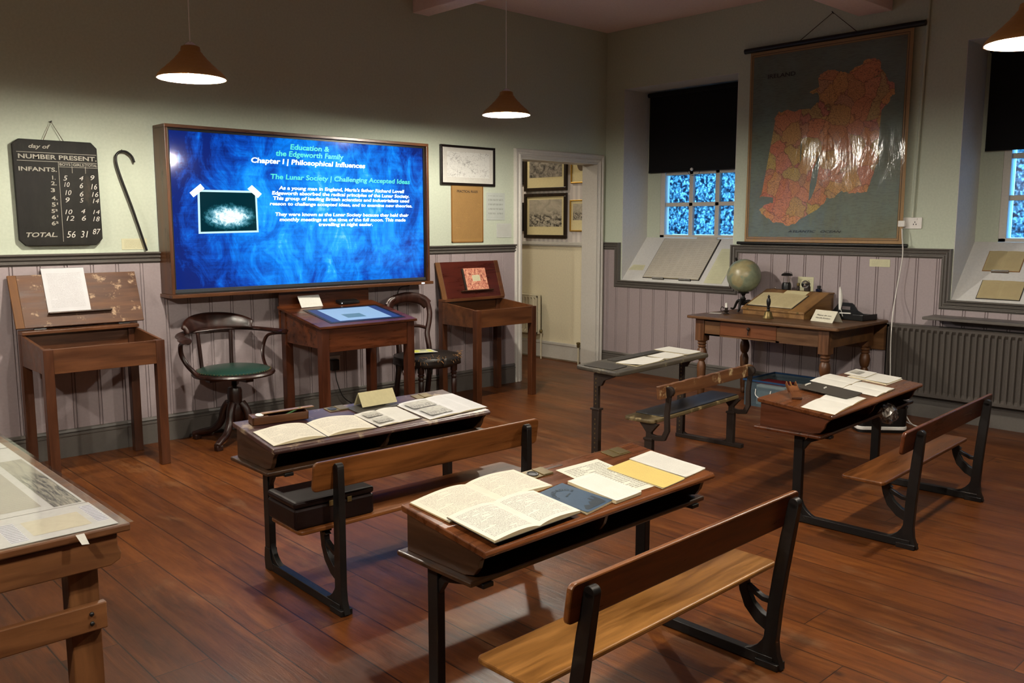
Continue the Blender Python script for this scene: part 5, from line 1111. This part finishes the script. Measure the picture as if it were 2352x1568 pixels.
MB().tube(cat_rom([(-.248, -.15, .64), (-.25, -.06, .665), (-.25, .06, .665), (-.248, .15, .64)], 6), .014, 10).build('cross_rail', M['chairw'], t, smooth=True)
o = thing('notice_card', 'yellow and white notice card lying on the torn chair seat', 'card', (-2.775, -.50, .497), R(-28), rot=Euler((R(1), R(1), R(-14))))
MB().box(-.105, .105, -.075, .075, 0, .002).build('card', M['mountw'], o); m = MB(); m.face([(-.085, -.058, .0024), (.085, -.058, .0024), (.085, .058, .0024), (-.085, .058, .0024)]); m.build('yellow_print', M['yellowp'], o, recalc=False)
m = MB(); m.box(-.03, .05, -.035, .02, .0025, .003); m.build('white_print', M['mountw'], o); m = MB(); m.box(.0, .05, .03, .045, .0025, .003); m.build('dark_print', M['ink'], o)

# ============================================================ EXHIBIT TABLE, lower left
t = thing('exhibit_table', 'plain wooden table at the lower left, its top covered with printed sheets', 'table', (-6.21, -3.79, 0))
X1, X0_ = -6.22, -7.55; YA, YB = -3.79, -1.25
MB().box(X0_, X1 + .01, YA - .0, YB, .724, .744).build('table_top', M['exx'], t, bevel=.004, world=True)
MB().prism([(X0_, .640), (X1 - .04, .640), (X1 - .015, .652), (X1 - .012, .668), (X1 - .02, .690), (X1 - .02, .722), (X0_, .722)], lambda a, b, k: (a, k, b), YA + .012, YA + .045).build('front_rail', M['exx'], t, bevel=.003, world=True)
MB().box(X1 - .1, X1 - .07, YA + .05, YB - .05, .65, .722).build('side_rail', M['exz'], t, world=True)
for x, y in ((-6.352, YA + .05), (-7.45, YA + .05), (-6.352, YB - .12), (-7.45, YB - .12)): MB().box(x, x + .072, y, y + .06, 0, .722).build('leg', M['exz'], t, bevel=.003, world=True)
MB().box(-7.5, -6.272, YA + .025, YA + .048, .475, .545).build('stretcher', M['exx'], t, bevel=.003, world=True)
m = MB()
for z in (.497, .522): m.sphere(.006, (-6.31, YA + .024, z), 10, 6)
m.build('screws', M['iron'], t, world=True)
def poster(label, x0, x1, y0, y1, z, parts, base=None):
    o = thing('printed_sheet', label, 'sheet', ((x0 + x1) / 2, (y0 + y1) / 2, z), group='printed sheets under the clear cover of the exhibit table')
    MB().box(x0, x1, y0, y1, z, z + .0012).build('sheet', M['poster'] if base is None else base, o, world=True)
    for (a, b, c, d, mt, nm) in parts:
        m = MB(); m.face([(a, c, z + .0016), (b, c, z + .0016), (b, d, z + .0016), (a, d, z + .0016)], [(0, 0), (1, 0), (1, 1), (0, 1)]); m.build(nm, mt, o, world=True, recalc=False)
    return o
tx = paper('poster_text_block', (214, 212, 210), (84, 82, 82), 12, 'print', .6, .03, .8); tg = paper('poster_grey_text_block', (176, 170, 156), (132, 126, 114), 26, 'print', .55, .02, .6)
dk = picture('dark_poster_picture', (46, 44, 44), (150, 144, 128), 6, (.42, .6), .75); bg = plain('beige_poster_panel', (178, 170, 148), .7)
M['poster'] = plain('grey_white_poster_paper', (176, 174, 170), .7)
poster('corner sheet with a beige map panel and grey text on the exhibit table', -7.0, -6.235, -3.775, -3.545, .7455, [(-6.42, -6.285, -3.735, -3.61, bg, 'map_panel'), (-6.27, -6.24, -3.73, -3.57, tx, 'text_block'), (-6.475, -6.435, -3.76, -3.60, tx, 'text_block'), (-6.66, -6.52, -3.76, -3.58, tg, 'text_block')])
poster('sheet with a dark crowd photograph, behind the corner sheet on the exhibit table', -7.0, -6.24, -3.54, -2.74, .7455, [(-6.318, -6.247, -3.53, -2.93, dk, 'dark_picture'), (-6.50, -6.34, -3.5, -3.05, tg, 'text_block'), (-6.42, -6.34, -3.0, -2.82, dk, 'dark_picture'), (-6.70, -6.52, -3.5, -2.8, tg, 'text_block'), (-6.56, -6.44, -3.28, -3.02, bg, 'oval_panel')])
poster('sheet with an oval portrait at the far end of the exhibit table', -7.0, -6.24, -2.73, -2.2, .7455, [(-6.33, -6.25, -2.7, -2.4, tx, 'text_block')])
poster('brown-tinted sheet beyond the oval portrait sheet on the exhibit table', -7.0, -6.24, -2.19, -1.4, .7455, [(-6.6, -6.26, -2.15, -1.5, bg, 'beige_panel')])
o = thing('plastic_cover', 'clear plastic sheet covering the top of the exhibit table', 'cover', (-6.6, -2.6, .7485)); m = MB(); m.grid(lambda u, v: (-7.54 + 1.335 * u, -3.80 + 2.54 * v, .7488 + .0006 * math.sin(14 * u + 9 * v)), 20, 30); m.build('cover', M['plastic'], o, world=True, smooth=True, recalc=False)
m = MB(); m.face([(-6.345, -3.801, .748), (-6.325, -3.801, .748), (-6.318, -3.812, .722), (-6.335, -3.812, .724)]); m.build('torn_tape', M['mountw'], o, world=True, solid=.0005)

# ============================================================ TEACHER TABLE
t = thing('teacher_table', 'brown wooden table with turned legs and a drawer, below the wall map', 'table', (-.46, -2.36, 0))
MB().prism(rrect(-.905, -.045, -3.035, -1.69, .03), lambda a, b, k: (a, b, k), .722, .746).build('table_top', M['pine'], t, bevel=.006, seg=3, world=True)
m = MB(); m.box(-.845, -.825, -2.93, -2.50 + .0, .585, .722); m.box(-.845, -.825, -2.53, -1.80, .705, .722); m.box(-.845, -.825, -2.53, -1.80, .585, .598); m.box(-.845, -.825, -1.99, -1.80, .585, .722); m.build('front_rail', M['pine'], t, world=True)
d = MB(); d.box(-.852, -.50, -2.505, -1.995, .60, .704); dr = d.build('drawer', wood('reddish_drawer_wood', (112, 62, 32), (156, 92, 50), 'y', .4), t, bevel=.003, world=True)
m = MB(); m.sphere(.014, (-.862, -2.265, .672), 12, 8); m.tube([(-.856, -2.265, .668), (-.868, -2.265, .64), (-.864, -2.265, .622)], .005, 8); q = m.build('drawer_handle', M['iron2'], dr, smooth=True); q.data.transform(Matrix.Translation((.46, 2.36, 0)))
MB().box(-.17, -.15, -2.93, -1.80, .585, .722).build('back_rail', M['pine'], t, world=True)
for y0 in (-2.945, -1.815): MB().box(-.83, -.15, y0, y0 + .02, .585, .722).build('side_rail', M['pine'], t, world=True)
LEG = [(.020, 0), (.026, .012), (.030, .03), (.024, .05), (.028, .06), (.032, .16), (.036, .26), (.038, .32), (.030, .345), (.022, .36), (.034, .375), (.040, .40), (.042, .43), (.036, .46), (.026, .475), (.038, .485), (.026, .495), (.040, .51), (.030, .52), (.040, .53), (.044, .54)]
for x in (-.815, -.155):
    for y in (-2.90, -1.80):
        m = MB(); m.lathe(LEG, (x, y, 0), 24); m.box(x - .042, x + .042, y - .042, y + .042, .535, .722); m.build('leg', M['pinez'], t, smooth=True, bevel=.002, world=True)
m = MB(); m.box(-.044, -.026, -3.04, -1.69, .50, .722); m.build('drop_leaf', M['pine'], t, bevel=.004, world=True)
TZ = .7462
# sloped writing box
x0, y0, th = -.463, -1.956, R(-95.9); t = thing('writing_slope', 'golden pine writing slope on the teacher table holding an open ledger', 'box', (x0, y0, TZ), th)
Wd, D, hf, hr = .60, .408, .052, .197; flatd = .075; hb = .046
fu = lambda a, b, k: (k, a, b)
MB().box(.0, Wd, .005, .02, 0, hf - .012).build('front_panel', M['ledgerw'], t, bevel=.002)
for a, b in ((.0, .016), (Wd - .016, Wd)): MB().prism([(.02, 0), (D - .012, 0), (D - .012, hr - .014), (D - flatd, hr - .014), (.02, hf - .012)], fu, a, b).build('side_panel', M['ledgerw'], t, bevel=.001)
MB().box(.0, Wd, D - .012, D, 0, hr - .014).build('back_panel', M['ledgerw'], t)
lid = MB().prism([(-.006, hf - .012), (D - flatd, hr - .014), (D - flatd, hr), (-.006, hf + .002)], fu, -.008, Wd + .008).build('lid', M['ledgerw'], t, bevel=.002)
MB().box(-.008, Wd + .008, D - flatd + .001, D + .002, hr - .013, hr).build('top_ledge', M['ledgerw'], t, bevel=.003)
m = MB()
for x in (.05, .27, Wd - .06): m.box(x, x + .016, -.0075, -.004, hf - .012, hf + .003)
m.build('clasps', M['brass'], t)
def sw(u, v, dz=0):
    c, s = math.cos(th), math.sin(th); return Vector((x0 + c * u - s * v, y0 + s * u + c * v, TZ + dz))
rot = math.atan2(hr - hf - .002, D - flatd + .006)
def sl_item(name, label, cat, u, v, lift=.002): return thing(name, label, cat, sw(u, v, hf + .002 + (v + .006) * math.tan(rot) + lift), rot=Euler((rot, 0, th)))
o = sl_item('open_ledger', 'large open old ledger lying on the sloping pine box', 'book', .245, .150)
lp = paper('old_ledger_page', (214, 198, 152), (130, 116, 86), 20, 'hand', .52, .1, .5)
page_block(o, -.225, -.01, -.115, .115, .010, .004, -1, lp); page_block(o, -.01, .215, -.125, .110, .012, .004, 1, lp); MB().box(-.235, .225, -.13, .12, 0, .0015).build('cover', M['cover'], o)
o = sl_item('paper_sheet', 'loose pale paper tucked above the open ledger on the pine box', 'sheet', .32, .293, .002); MB().box(-.11, .11, -.03, .035, 0, .0012).build('sheet', M['cream_card'], o)
def top_item(name, label, cat, u, v=.37, rz=0): return thing(name, label, cat, sw(u, v, hr + .0005), th + rz)
o = top_item('lantern', 'small black lantern with a glass chimney on the pine writing box', 'lantern', .168)
MB().lathe([(.036, 0), (.040, .004), (.040, .03), (.037, .05), (.032, .062), (.02, .064)], seg=24).build('base', M['black'], o, smooth=True)
MB().lathe([(.029, .063), (.030, .09), (.029, .118)], seg=24, cap=False).build('glass_chimney', M['glass'], o, smooth=True)
MB().lathe([(.03, .118), (.046, .12), (.047, .128), (.040, .136), (.028, .142), (.014, .145)], seg=24).build('hood', M['black'], o, smooth=True)
MB().tube([(.012, 0, .064), (.012, 0, .118)], .002, 6).build('wick_holder', M['brass'], o); MB().tube(cat_rom([(.04, 0, .128), (.05, 0, .14), (.03, 0, .152), (-.02, 0, .150), (-.04, 0, .13)], 5), .0018, 6).build('handle', M['black'], o)
o = top_item('small_bottle', 'little dark brass cylinder standing between the lantern and the carbide lamp', 'bottle', .285)
MB().lathe([(.011, 0), (.013, .002), (.013, .03), (.010, .036), (.012, .040), (.013, .06), (.010, .064)], seg=16).build('body', M['iron2'], o, smooth=True); MB().lathe([(.0135, .04), (.0138, .044), (.0138, .058), (.0135, .061)], seg=16).build('collar', M['brass'], o, smooth=True)
o = top_item('carbide_lamp', 'small miner lamp with a round polished reflector on the pine writing box', 'lamp', .372, .365, R(12))
MB().lathe([(.022, 0), (.026, .003), (.026, .035), (.020, .045), (.022, .05), (.022, .066), (.014, .072), (.010, .078)], (0, .01, 0), 20).build('body', M['iron2'], o, smooth=True)
mt = Matrix.Rotation(R(90), 4, 'X'); MB().lathe([(.006, -.004), (.018, .0), (.028, .009), (.034, .022), (.0345, .024)], (0, -.012, .058), 28, mt, cap=False).build('reflector', M['chrome'], o, smooth=True)
MB().lathe([(.004, 0), (.006, .004), (.003, .018)], (0, -.014, .058), 12, mt).build('burner', M['black'], o, smooth=True); MB().tube(cat_rom([(0, .03, .03), (0, .05, .05), (0, .045, .08), (0, .015, .088)], 5), .002, 6).build('handle', M['iron2'], o)
o = top_item('ink_bottle', 'small dark blue glass ink bottle at the right of the pine writing box', 'bottle', .485)
MB().box(-.020, .020, -.020, .020, 0, .026).build('bottle', plain('dark_blue_glass', (16, 20, 40), .12), o, bevel=.006, smooth=True); MB().lathe([(.013, .026), (.013, .032), (.0155, .033), (.0155, .049), (.013, .051)], seg=18).build('stopper', M['black'], o, smooth=True)
o = top_item('shiny_disc', 'tiny shiny metal disc at the left end of the writing box ledge', 'disc', .045, .38); MB().sphere(.008, (0, 0, .008), 14, 8).build('body', M['chrome'], o, smooth=True)
o = top_item('metal_strip', 'shiny flat metal strip lying beside the lantern', 'strip', .105, .345); MB().box(-.03, .03, -.004, .004, 0, .003).build('body', M['chrome'], o)
o = top_item('round_dish', 'tiny flat shiny dish between the carbide lamp and the ink bottle', 'dish', .432, .352); MB().lathe([(.004, 0), (.026, .001), (.028, .004), (.02, .003), (.002, .002)], seg=20).build('body', M['chrome'], o, smooth=True)
# globe
t = thing('globe', 'old faded globe on a black iron tripod at the left of the teacher table', 'globe', (-.28, -1.845, TZ))
gz = 1.045 - TZ
tl = Matrix.Rotation(R(-23), 4, 'Y') @ Matrix.Rotation(R(0), 4, 'X')
MB().sphere(.143, (0, 0, gz + .01), 48, 28, (1.02, 1.02, 1.02)).build('ball', M['globe'], t, smooth=True)
m = MB(); Pm = []
for k in range(-9, 10):
    a = R(180 + 66 + 15 * (k + 9) * .0); 
dirv = Vector((-.28, .34, .9)).normalized(); c0 = Vector((0, 0, gz + .01)); side = dirv.cross(Vector((0.68, .73, 0))).normalized()
fwd = side.cross(dirv).normalized()
m = MB(); m.tube([c0 + dirv * .142, c0 + dirv * .165], [.007, .010], 10); m.sphere(.010, tuple(c0 + dirv * .168), 10, 6); m.build('pole_knob', M['iron'], t, smooth=True)
m = MB(); m.lathe([(.002, -.158), (.05, -.150), (.052, -.143), (.03, -.148), (.002, -.152)], tuple(c0), 20); m.build('cradle', M['iron'], t, smooth=True)
m = MB(); m.lathe([(.034, .055), (.040, .07), (.030, .085), (.018, .095), (.026, .11), (.016, .122), (.012, .135), (.020, .150), (.024, .165), (.016, .172)], seg=20); m.build('stem', M['iron'], t, smooth=True)
for a in (195, 315, 75):
    c, s = math.cos(R(a)), math.sin(R(a)); P = cat_rom([(.02 * c, .02 * s, .085), (.06 * c, .06 * s, .088), (.085 * c, .085 * s, .060), (.105 * c, .105 * s, .024), (.125 * c, .125 * s, .012), (.15 * c, .15 * s, .014)], 6); n = len(P)
    MB().tube(P, [.014 - .007 * k / n for k in range(n)], 10).build('leg', M['iron'], t, smooth=True)
# bell, candle, card, glass, tent card, tray, quill
t = thing('hand_bell', 'brass hand bell with a black turned handle at the front of the teacher table', 'bell', (-.655, -2.315, TZ))
MB().lathe([(.044, 0), (.046, .003), (.040, .012), (.033, .03), (.030, .045), (.024, .056), (.010, .061)], seg=28).build('bell', M['brass'], t, smooth=True)
MB().lathe([(.010, .061), (.014, .068), (.009, .078), (.015, .086), (.009, .094), (.015, .115), (.018, .14), (.014, .158), (.008, .168), (.011, .178), (.003, .192)], seg=20).build('handle', M['black'], t, smooth=True)
t = thing('candle_holder', 'small dark candle holder with a white candle stub at the left of the teacher table', 'candle', (-.60, -1.885, TZ))
MB().lathe([(.024, 0), (.030, .003), (.016, .010), (.010, .018), (.022, .024), (.026, .030), (.013, .034), (.014, .052), (.018, .055)], seg=20).build('holder', M['iron2'], t, smooth=True)
MB().lathe([(.0095, .04), (.0095, .094), (.004, .096)], seg=14).build('candle', M['feather'], t, smooth=True)
MB().tube(cat_rom([(-.02, .01, .028), (-.045, .02, .03), (-.048, .02, .055), (-.03, .014, .062), (-.02, .01, .05)], 5), .003, 6).build('ring_handle', M['iron2'], t, smooth=True)
o = thing('paper_sheet', 'small white card lying at the left end of the teacher table', 'sheet', (-.60, -1.78, TZ), .3); MB().box(-.03, .03, -.05, .05, 0, .001).build('sheet', M['mountw'], o)
o = thing('glass_box', 'low greenish glass case beside the writing slope', 'box', (-.36, -2.655, TZ), R(-96)); 
m = MB(); m.box(-.07, .07, -.045, .045, 0, .004); m.box(-.07, .07, -.045, -.042, .004, .062); m.box(-.07, .07, .042, .045, .004, .062); m.box(-.07, -.067, -.042, .042, .004, .062); m.box(.067, .07, -.042, .042, .004, .062); m.build('glass_walls', M['gglass'], o)
a, b = Vector((-.545, -2.70, TZ)), Vector((-.60, -2.90, TZ)); cc = (a + b) / 2
tent('tent_card', 'cream folded card reading Please do not Handle Exhibits on the teacher table', (-.53, -2.75, TZ), R(-104), .215, .088, .115, plain('pale_cream_card', (208, 203, 182), .8), ('Please do not', 'Handle Exhibits'))
t = thing('pen_tray', 'black wooden tray with a tall cut-out handle at the right end of the teacher table', 'tray', (-.19, -2.745, TZ), R(-97))
m = MB(); m.box(-.14, .21, -.10, .10, 0, .008); m.box(-.14, .21, -.10, -.092, 0, .048); m.box(-.14, .21, .092, .10, 0, .04); m.box(-.14, -.132, -.1, .1, 0, .04); m.box(.202, .21, -.1, .1, 0, .048); m.build('tray', M['black'], t, bevel=.003)
m = MB(); hole = rrect(-.045, .035, .075, .095, .009, 4)
out = [(-.14, .04), (-.10, .075), (-.075, .115), (-.055, .128), (.045, .128), (.065, .115), (.10, .07), (.15, .05), (.21, .045), (.21, .008), (-.14, .008)]
# handle board with hole: upper band, two cheeks, lower board
f2 = lambda a, b, k: (a, k, b)
m.prism([(-.055, .128), (-.060, .098), (.050, .098), (.045, .128)], f2, -.005, .005); m.prism([(-.14, .008), (.21, .008), (.21, .045), (.15, .05), (.10, .072), (-.11, .072), (-.14, .04)], f2, -.005, .005)
m.prism([(-.11, .072), (-.045, .072), (-.045, .098), (-.060, .098), (-.055, .128), (-.075, .115), (-.10, .085)], f2, -.005, .005); m.prism([(.035, .072), (.10, .072), (.065, .115), (.045, .128), (.050, .098), (.035, .098)], f2, -.005, .005)
m.build('handle_board', M['black'], t, bevel=.001)
t = thing('quill_pen', 'white feather quill standing in the black pen tray', 'quill', (-.32, -2.745, TZ + .03), R(-47))
def fe(u, v): w_ = .015 * math.sin(math.pi * min(1, (v * .93 + .07))) ** .6; return ((2 * u - 1) * w_ + .012 * math.sin(v * 2.4) - .014 * v, -.02 + .0 * v + .004 * abs(2 * u - 1), .05 + .185 * v)
m = MB(); m.grid(fe, 6, 18); m.build('feather', M['feather'], t, smooth=True, solid=.001); MB().tube([(.022, -.03, .0), (.008, -.02, .055), (.006, -.02, .12), (-.004, -.02, .215)], [.0022, .002, .0014, .0006], 6).build('shaft', M['feather'], t)
o = thing('paper_roll', 'small white pencil lying in the black pen tray', 'pencil', (-.305, -2.79, TZ + .052), R(-100)); MB().tube([(-.05, 0, 0), (.05, 0, .004)], .005, 8).build('shaft', M['feather'], o)

# ============================================================ SILL EXHIBITS  (s along the wall, d up the slope)
SR = math.atan2(.435, .40); SD = Vector((.40, 0, .435)).normalized(); SN = Vector((-.435, 0, .40)).normalized()
def sill(s, d, lift, name, label, cat, group=None):
    P = Vector((0, -s, .930)) + SD * d + SN * lift; X = Vector((0, -1, 0)); mt = Matrix((X, SD, X.cross(SD))).transposed(); return thing(name, label, cat, P, rot=mt.to_euler(), group=group)
o = sill(.815, .31, .004, 'open_register', 'large open ruled register propped on the left window sill', 'book')
page_block(o, -.325, -.0, -.255, .255, .010, .004, -1, M['pg_reg']); page_block(o, .0, .335, -.255, .255, .010, .004, 1, M['pg_reg']); MB().box(-.332, .35, -.262, .262, -.003, .001).build('cover', M['cover'], o)
MB().box(.06, .30, .25, .30, .002, .004).build('loose_page', M['pg_reg'], o)
m = MB(); 
for x in (-.20, .12): m.box(x, x + .14, -.275, -.262, -.003, .020)
m.build('support_clips', M['glass'], o)
o = sill(.345, .178, .0015, 'caption_card', 'pale cream caption card at the left of the open register', 'card'); m = MB(); m.face([(-.10, -.035, .001), (.09, -.035, .001), (.085, .035, .001), (-.07, .035, .001)], [(0, 0), (1, 0), (1, 1), (0, 1)]); m.build('card', M['note'], o, recalc=False, solid=.001)
o = sill(1.325, .24, .0015, 'caption_sheet', 'tall cream captioned sheet at the right of the open register', 'sheet'); m = MB(); m.face([(-.10, -.215, .001), (.10, -.215, .001), (.10, .215, .001), (-.10, .215, .001)], [(0, 0), (1, 0), (1, 1), (0, 1)]); m.build('card', paper('cream_text_sheet', (226, 222, 172), (140, 134, 104), 22, 'print', .5, .1, .6), o, recalc=False, solid=.001)
oldp = paper('browned_book_page', (196, 178, 132), (134, 112, 78), 16, 'print', .52, .12, .55)
o = sill(3.74, .395, .004, 'open_book', 'smaller open brown-paged book high on the right window sill', 'book')
page_block(o, -.125, 0, -.095, .095, .008, .003, -1, oldp); page_block(o, 0, .125, -.095, .095, .008, .003, 1, oldp); MB().box(-.13, .13, -.1, .1, -.003, .001).build('cover', M['brown_cover'], o); MB().box(-.06, .06, -.115, -.1, -.003, .018).build('clear_stand', M['glass'], o)
o = sill(3.79, .115, .004, 'open_book', 'larger open cream-paged book low on the right window sill', 'book')
page_block(o, -.145, 0, -.085, .085, .008, .003, -1, oldp); page_block(o, 0, .145, -.085, .085, .008, .003, 1, oldp); MB().box(-.15, .15, -.09, .09, -.003, .001).build('cover', M['cover'], o)

# ============================================================ UNDER THE TEACHER TABLE AND BEHIND THE RIGHT DESK
t = thing('storage_box', 'translucent blue plastic storage box under the teacher table', 'box', (-.38, -2.43, 0))
x0_, x1_, y0_, y1_, H = -.24, .24, -.33, .33, .215
m = MB(); m.prism([(x0_ + .02, y0_ + .02), (x1_ - .02, y0_ + .02), (x1_ - .02, y1_ - .02), (x0_ + .02, y1_ - .02)], lambda a, b, k: (a, b, k), 0, .004)
for a, b, c, d in ((x0_, x0_ + .004, y0_, y1_), (x1_ - .004, x1_, y0_, y1_), (x0_, x1_, y0_, y0_ + .004), (x0_, x1_, y1_ - .004, y1_)): m.box(a, b, c, d, 0, H - .006)
m.build('box_body', M['bluebox'], t, bevel=.003); m = MB()
for a, b, c, d in ((x0_ - .012, x0_ + .006, y0_ - .012, y1_ + .012), (x1_ - .006, x1_ + .012, y0_ - .012, y1_ + .012), (x0_, x1_, y0_ - .012, y0_ + .006), (x0_, x1_, y1_ - .006, y1_ + .012)): m.box(a, b, c, d, H - .006, H + .008)
m.build('rim', plain('blue_plastic_rim', (34, 62, 96), .2), t, bevel=.003)
MB().tube(cat_rom([(x0_ - .006, .22, .15), (x0_ - .02, .21, .10), (x0_ - .02, .15, .075), (x0_ - .02, .09, .10), (x0_ - .006, .08, .15)], 6), .004, 8).build('handle', M['whitep'], t, smooth=True)
for i, (x, y, z, w_, h_, mt, l) in enumerate(((-.40, -2.30, .006, .30, .20, 'mountw', 'stack of pale papers inside the blue storage box'), (-.38, -2.60, .008, .24, .16, 'card_ed', 'stack of brownish papers inside the blue storage box'), (-.40, -2.26, .175, .20, .03, 'red', 'dark red folder lying on top of the papers in the blue storage box'))):
    o = thing('paper_stack' if i < 2 else 'red_folder', l, 'papers' if i < 2 else 'folder', (x, y, z), 0); MB().box(-w_ / 2, w_ / 2, -.13, .13, 0, .165 if i < 2 else .012).build('stack' if i < 2 else 'cover', M[mt], o, bevel=.003)
t = thing('air_purifier', 'black box-shaped appliance with white base band on the floor behind the right-hand desk', 'appliance', (-.69, -3.28, 0), R(-47))
pp = rrect(-.18, .17, -.10, .10, .045, 5)
MB().prism(pp, lambda a, b, k: (a * 1.0, b * 1.0, k), 0, .02).build('foot', M['black'], t); MB().prism(rrect(-.185, .175, -.105, .105, .05, 5), lambda a, b, k: (a, b, k), .02, .046).build('base_band', M['whitep'], t, bevel=.006)
MB().prism(pp, lambda a, b, k: (a * (1 - .0 * k), b, k), .046, .235).build('body', M['black'], t, bevel=.004); MB().prism(rrect(.03, .172, -.102, .102, .02, 5), lambda a, b, k: (a, b, k), .235, .262).build('top_cap', M['whitep'], t, bevel=.006)
bpy.context.view_layer.update()
